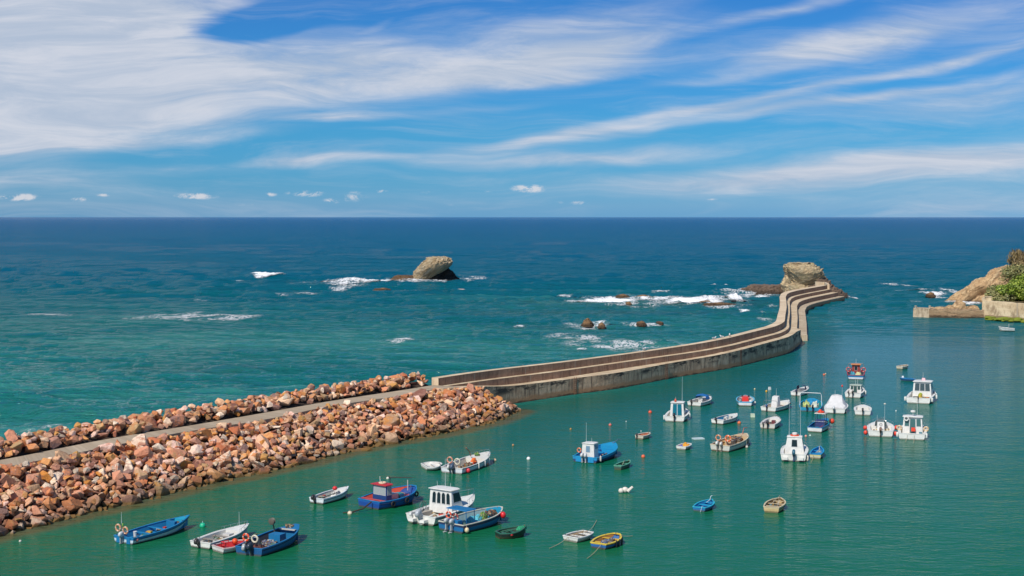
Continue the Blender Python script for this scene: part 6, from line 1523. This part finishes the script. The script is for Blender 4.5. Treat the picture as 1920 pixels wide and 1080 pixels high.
b.deck(.55, W(), .1); b.sidedeck(0, .58, .22, W()); b.cabin(.38, .68, .5, 1.6, .72, rake_f=.7, nside=1, front=2, aft='door', over=.12, gl=glass((60, 84, 80)), roofc=(176, 190, 170)); b.windscreen(.62, .5, .75); b.motor(.0, (60, 56, 54), (60, 60, 60), 1.1); b.motor(.6, (60, 50, 50), (60, 60, 60), .7, up=-25); b.rail(.55, h=.4); b.antenna(b.X(.5), .1, 1.7, 1.0); b.antenna(b.X(.5), -.2, 1.7, .8)
b.fender(b.X(.5), -b.hw(.5) - .12, .5, 'white cylinder fender on the right of the half cabin boat with green windscreen', WHITE, .14, True)
b = Boat('fishing_boat', 'far fishing boat with orange roof and dark red rim, at the back of the fleet', 'boat', (1591, 711), (1618, 713), (1609, 690), 1.2, fs=.75, fb=1.25, tb=.86, hullc=(214, 220, 226), topc=(24, 84, 180), inner=(120, 130, 140), rimc=(176, 44, 60), length=7.5, beam=2.9, heading=14, stripe_h=.35, eb=.15, botc=(40, 40, 60))
b.cabin(.5, .66, .5, 2.1, .5, rake_f=.1, mat=paint((150, 60, 50)), roofc=(230, 140, 60), nside=1, front=2, aft='window1', over=.3); b.heap(.3, .5, .7, .5, .8, paint((60, 150, 170), .8, .3), 'tarpaulin', 'teal bundle on the left of the far orange roofed boat', 'tarpaulin', 23); b.heap(.3, -.4, .6, .5, .9, paint((214, 206, 150), .8, .3), 'sack', 'pale yellow sack on the right of the far orange roofed boat', 'sack', 24)
b.arch(.46, 1.5, .9, mat=paint((150, 120, 110)), r=.04); b.antenna(b.X(.58), 0, 2.2, .9)
b.ring((b.X(.44), b.hw(.4) * .85, 1.35), 'red life ring at the left rail of the far orange roofed boat', (206, 50, 50), Rr=.35); b.ring((b.X(.44), -b.hw(.4) * .85, 1.35), 'red life ring at the right rail of the far orange roofed boat', (206, 50, 50), Rr=.35)
b = Boat('motorboat', 'white motorboat with navy canvas hood and navy outboard, back left of the fleet', 'boat', (1482, 741.5), (1502, 743.5), (1513, 726), .85, fs=.6, fb=.9, tb=.88, length=5.6, heading=30, inner=(214, 206, 194))
b.motor(-.15, (26, 34, 70), (30, 36, 56), 1.1); b.deck(.6, W(), .06); b.sidedeck(0, .62, .18, W()); b.rail(.5, h=.42)
mb = MB(); x = b.X(.5); w_ = b.hw(.5) * .75; mb.loft([[(x - .5, w_, .7), (x - .45, w_ * .9, 1.3), (x - .45, 0, 1.45), (x - .45, -w_ * .9, 1.3), (x - .5, -w_, .7)], [(x + .6, w_ * .9, .75), (x + .25, w_ * .75, 1.3), (x + .25, 0, 1.42), (x + .25, -w_ * .75, 1.3), (x + .6, -w_ * .9, .75)]], False, False); b.part(mb, 'canvas_hood', paint((34, 42, 84), .8, .1), 50)
b = Boat('rowing_boat', 'small far cream dinghy alone at the back right', 'dinghy', (1680, 691.5), (1693, 693), (1697, 686), .6, fs=.5, fb=.6, tb=.8, eb=.3, inner=(176, 160, 130), hullc=(206, 194, 168), rimc=(222, 214, 196), length=2.6, heading=45); b.thwarts([.3, .65], W())
b = Boat('rowing_boat', 'low slim bright blue boat lying sideways behind the big white cabin boat', 'boat', (1714, 714), (1719, 715.5), None, .6, length=2.5, heading=-72, beam=1.2, fs=.38, fb=.5, tb=.5, hullc=(16, 84, 196), inner=(14, 60, 160), rimc=(20, 96, 206)); b.deck(.6, paint((18, 84, 190))); b.deck(.02, paint((18, 84, 190)), t1=.3, name='afterdeck')
b.heap(.8, 0, .2, .2, .35, paint((214, 220, 226), .7, .2), 'bag', 'small white bag on the bow of the low slim blue boat', 'bag', 25, .5)
b = Boat('cabin_boat', 'big white cabin boat with three aft windows and yellow green gear on deck, far right', 'boat', (1701, 756), (1742, 758), (1752, 722), 1.4, fs=.85, fb=1.4, tb=.92, length=9, heading=24, beam=3.7, floor=.45, inner=(228, 226, 220), rake=.15)
b.sidedeck(0, .5, .25, W()); b.deck(.74, W(), .06); b.cabin(.42, .74, .6, 2.75, .86, rake_f=.6, nside=3, front=3, aft='windows3', over=.18, winz=(.5, .86), gl=glass((70, 84, 88))); b.rail(.66, h=.55); b.motor(0, (40, 40, 44), (40, 40, 42), .7, x=-.05); b.antenna(b.X(.6), .1, 2.8, 1.3); b.arch(.52, 1.7, .3, name='radar_arch')
mb = MB(); mb.hexa([Vector((b.X(.6) - .3, -.3, 2.85)), Vector((b.X(.6) + .3, -.3, 2.85)), Vector((b.X(.6) + .3, .3, 2.85)), Vector((b.X(.6) - .3, .3, 2.85))], [Vector((b.X(.6) - .15, -.2, 3.2)), Vector((b.X(.6) + .1, -.2, 3.2)), Vector((b.X(.6) + .1, .2, 3.2)), Vector((b.X(.6) - .15, .2, 3.2))]); b.part(mb, 'radar', paint((200, 150, 160)))
b.heap(.3, .1, .35, .35, .8, net_mat('gear_yellow', [(206, 170, 40), (120, 170, 50), (190, 150, 60)], 8), 'gear_heap', 'yellow and green gear heap on the stern deck of the big far right cabin boat', 'net', 26, .5)
for x_, y_, l_ in ((.4, 1, 'left stern cylinder fender of the big far right cabin boat'), (.5, -1, 'right stern cylinder fender of the big far right cabin boat'), (4.2, -1, 'right amidships cylinder fender of the big far right cabin boat'), (6.2, -1, 'right bow cylinder fender of the big far right cabin boat')):
    b.fender(x_, y_ * (b.hw(x_ / b.L) + .16), .6, l_, WHITE, .17, True)
b = Boat('motorboat', 'white motorboat with upright windscreen box and red ball fenders, front right pair', 'boat', (1631, 818), (1671, 821), (1653, 795), 1.1, fs=.75, fb=1.15, tb=.9, length=6.6, beam=3.3, heading=15, floor=.35, inner=(226, 220, 210))
b.deck(.55, W(), .1); b.sidedeck(0, .6, .35, W()); b.console(.42, .9, 1.0, .8); b.windscreen(.52, .75, .45, wrap=.1); b.motor(0, (120, 84, 66), (70, 60, 56), 1.25, up=-12); b.rail(.5, h=.42); b.antenna(b.X(.5), -.45, 1.0, 2.6); b.antenna(b.X(.48), .45, 1.0, 1.3)
mb = MB(); mb.ball((b.X(.5), -.45, 3.7), (.16, .16, .1), 10, 6); b.part(mb, 'masthead_lamp', paint((214, 206, 190)))
for x_, sg, z_, l_ in ((.9, 1, .35, 'red ball fender low on the left side of the windscreen box boat'), (1.9, 1, .8, 'red ball fender high on the left side of the windscreen box boat'), (.6, -1, .4, 'red ball fender low on the right side of the windscreen box boat'), (2.4, -1, .9, 'red ball fender high on the right side of the windscreen box boat')): b.fender(x_, sg * (b.hw(x_ / b.L) + .24), z_, l_, (232, 70, 50), .25)
b = Boat('cabin_boat', 'white wheelhouse boat with tall aft windows and round fenders, rightmost of the front row', 'boat', (1687, 823.5), (1732, 826.5), (1712, 796), 1.2, fs=.75, fb=1.25, tb=.92, length=7, beam=3.4, heading=18, floor=.35, inner=(230, 228, 222))
b.deck(.6, W(), .08); b.sidedeck(0, .62, .3, W()); b.cabin(.34, .62, .45, 2.45, .72, rake_f=.5, nside=2, front=3, aft='door', over=.18, gl=glass((70, 106, 106))); b.rail(.5, h=.5); b.antenna(b.X(.45), -.5, 2.5, 1.6, lean=.1); b.antenna(b.X(.5), 0, 2.5, .6); b.thwarts([.06], W(), .7, .5)
mb = MB(); mb.loft([[(b.X(.42) + r_ * math.cos(a), r_ * math.sin(a), z) for a in [i * math.pi / 7 for i in range(14)]] for z, r_ in ((3.0, .2), (3.05, .3), (3.2, .3), (3.26, .12))]); mb.tube([(b.X(.42), 0, 2.5), (b.X(.42), 0, 3.05)], .04); b.part(mb, 'radar', W())
mb = MB(); mb.torus((b.X(.34) - .2, .75, 2.3), .24, .08, 'X', 16, 7); b.loose(mb, 'life_ring', W(), 'white life ring at the roof corner of the rightmost wheelhouse boat', 'life ring', 'life rings on boats')
mb = MB(); mb.box((b.X(.3), -.1, 1.0), (.3, .5, .45), taper=.9); b.loose(mb, 'crate', paint((232, 70, 40)), 'orange crate in the doorway of the rightmost wheelhouse boat', 'crate')
for x_, sg, l_ in ((.3, 1, 'cylinder fender at the left stern of the rightmost wheelhouse boat'), (.3, -1, 'cylinder fender at the right stern of the rightmost wheelhouse boat')): b.fender(x_, sg * (b.hw(0) + .14), .55, l_, WHITE, .15, True)
for x_, sg, l_ in ((2.2, 1, 'beige coiled fender on the left deck of the rightmost wheelhouse boat'), (2.2, -1, 'beige coiled fender on the right deck of the rightmost wheelhouse boat')): b.ring((x_, sg * (b.hw(.3) - .1), 1.1), l_, (206, 176, 136), Rr=.24, r=.12)
b.line_to((0, .5, .6), (1697, 829), 'left tan stern rope of the rightmost wheelhouse boat'); b.line_to((0, -.3, .6), (1713, 831), 'right tan stern rope of the rightmost wheelhouse boat')
b = Boat('fishing_boat', 'small lone white boat moored below the quay wall at the far right', 'boat', (1901, 620), (1903, 621), None, .9, length=3.6, heading=-75, beam=1.5, fs=.6, fb=1.0, tb=.7, hullc=(214, 220, 214), inner=(150, 156, 150), rimc=WHITE)
b.thwarts([.3, .7], W()); b.antenna(b.X(.35), 0, .5, 1.2, r=.03, name='mast'); box_part(b, (b.X(.5), 0, .6), (.7, .6, .4), W(), 'engine_box')

# ---- mooring buoys and floats
def buoy(px, py, r, col, label, top=None, group='mooring buoys', squat=1.0, low=None):
    r *= .74; q = P(px, py + r * .6 * (py - 407) / CAM_H); t = empty('buoy', (q.x, q.y, 0)); tag(t, label, 'buoy', group)
    mb = MB(); mb.ball((0, 0, r * .3), (r, r, r * squat), 16, 12); mb.obj('float', paint(col, .4, .3), t, smooth=80)
    mb = MB(); mb.tube([(0, 0, r * (.25 + squat)), (0, 0, r * (.55 + squat))], r * .14, 6); mb.torus((0, 0, r * (.62 + squat)), r * .2, r * .06, 'X', 10, 5); mb.obj('mooring_eye', paint(top or (150, 140, 130)), t)
    return t
for a in [
    (380, 984, .27, (16, 186, 140), 'turquoise green buoy between the two left blue boats', (200, 220, 220)), (38, 1014, .12, (206, 200, 184), 'tiny pale float by the boulders at the bottom left corner'),
    (656, 961, .22, (222, 206, 176), 'cream buoy with dark weed off the stern of the red roofed boat'), (727, 896, .16, (222, 216, 200), 'small white float with dark weed above the red roofed boat'),
    (928, 862, .18, (226, 196, 160), 'pale orange topped buoy at the bow rope of the white fishing boat', (220, 110, 60)), (962, 834, .13, (206, 140, 90), 'tiny tan float off the end of the rubble slope'),
    (991, 859, .22, (236, 236, 232), 'clean white buoy alone left of the bright blue boat'), (1070, 804, .15, (176, 130, 60), 'small brown float left of the faded pink buoy'),
    (1144, 796, .2, (216, 110, 96), 'faded pink buoy with pale top, right of the brown float', (230, 220, 210)), (1206, 855, .23, (230, 104, 60), 'orange ball buoy below the cream dinghy'),
    (1219, 772, .26, (228, 84, 50), 'orange buoy left of the boat with teal doors', (200, 90, 60)), (1326, 746, .16, (222, 180, 70), 'small yellow float at the bow of the blue covered motorboat'),
    (1386, 792, .24, (224, 110, 56), 'orange buoy right of the white open boat with blue floor', (206, 90, 60)), (1415, 729, .13, (230, 206, 160), 'tiny cream float farthest back near the breakwater side'),
    (1437, 733, .18, (224, 168, 40), 'yellow float beside a small white container'), (1545, 702, .2, (232, 110, 64), 'orange float of the pair at the back of the fleet'), (1548, 700.5, .12, (226, 190, 150), 'small cream float stuck to the orange one at the back'),
    (1511, 817, .16, (230, 150, 130), 'pink white float in front of the blue decked boat'), (1519, 816, .12, (206, 226, 216), 'tiny pale green float next to the pink white one'), (1680, 770, .1, (236, 236, 232), 'tiny white float between the two right hand rows'),
    (1174, 790, .08, (230, 226, 220), 'speck of a white float above the cream dinghy'), (1202, 808, .08, (230, 226, 220), 'speck of a white float just behind the cream dinghy')]:
    buoy(*a[:5], top=a[5] if len(a) > 5 else None)
def floater(px, py, mbf, name, mat, label, cat):
    q = P(px, py); mb = MB(); mbf(mb); o = mb.obj(name, mat, smooth=40); o.location = (q.x, q.y, 0); tag(o, label, cat)
floater(1411, 782, lambda m: m.box((0, 0, .16), (.42, .4, .38), taper=.92), 'plastic_box', paint((206, 218, 190)), 'pale green square box float between the fleet boats', 'float')
floater(1309, 823, lambda m: m.box((0, 0, .04), (1.0, .6, .1), rz=.3), 'floating_board', paint((206, 222, 222)), 'flat pale board floating right of the tiny white dinghy', 'board')
floater(1443, 730, lambda m: m.box((0, 0, .12), (.28, .25, .32), taper=.8, rz=.4), 'container', paint((226, 226, 220)), 'small white container floating beside the yellow float', 'container')
def cluster(m):
    m.ball((-.25, 0, .15), (.2, .2, .2), 10, 8); m.ball((.05, .1, .2), (.24, .2, .22), 10, 8); m.tube([(.2, 0, .08), (.6, .15, .4)], [.14, .1], 8)
floater(1171, 924, cluster, 'float_cluster', paint((232, 222, 206)), 'cluster of white floats in open water above the yellow rimmed dinghy', 'floats')
def weed(m):
    for i in range(5): m.ball((-.6 + i * .35, .1 * (i % 2), .0), (.3, .16, .05), 8, 5)
floater(748, 896, weed, 'weed_raft', paint((60, 44, 34), .9, .3), 'dark strip of weed floating beside the small white float', 'seaweed')
floater(668, 962, lambda m: m.tube([(-.9, 0, .02), (-.3, .1, .05), (.4, .5, .2), (.9, 1.3, .5)], .05, 6), 'weedy_rope', paint((60, 46, 36), .9, .3), 'weed covered rope between cream buoy and the red roofed boat', 'rope')
# ---- gulls resting on the parapet
def gull(px, py, z, rz, label):
    q = P(px, py, z); o = empty('gull', (q.x, q.y, z), rz); tag(o, label, 'gull', 'gulls resting on the breakwater')
    mb = MB(); mb.loft([[(x, r_ * math.cos(a), .2 + zz + r_ * 1.05 * math.sin(a)) for a in [i * math.pi / 4 for i in range(8)]] for x, r_, zz in ((-.34, .02, .05), (-.2, .07, .02), (0, .12, 0), (.14, .11, .03), (.2, .07, .12), (.24, .065, .18), (.3, .04, .19), (.37, .012, .17))])
    mb.tube([(0, .04, .1), (0, .04, -.0)], .012, 4); mb.tube([(0, -.04, .1), (0, -.04, 0)], .012, 4); mb.obj('body', paint((230, 230, 226)), o, smooth=60)
    mb = MB(); mb.ball((-.08, .1, .23), (.22, .03, .08), 8, 6); mb.ball((-.08, -.1, .23), (.22, .03, .08), 8, 6); mb.obj('wings', paint((150, 154, 160)), o, smooth=60)
gull(1339, 636.8, 3.66, .4, 'left white gull of the close pair standing on the parapet'); gull(1353, 634, 3.70, 2.4, 'right white gull of the close pair standing on the parapet'); gull(1208, 657.5, 3.48, .8, 'lone white gull on the nearer part of the parapet')
gull(1368, 631, 3.74, 1.4, 'white gull a little right of the close pair on the parapet')
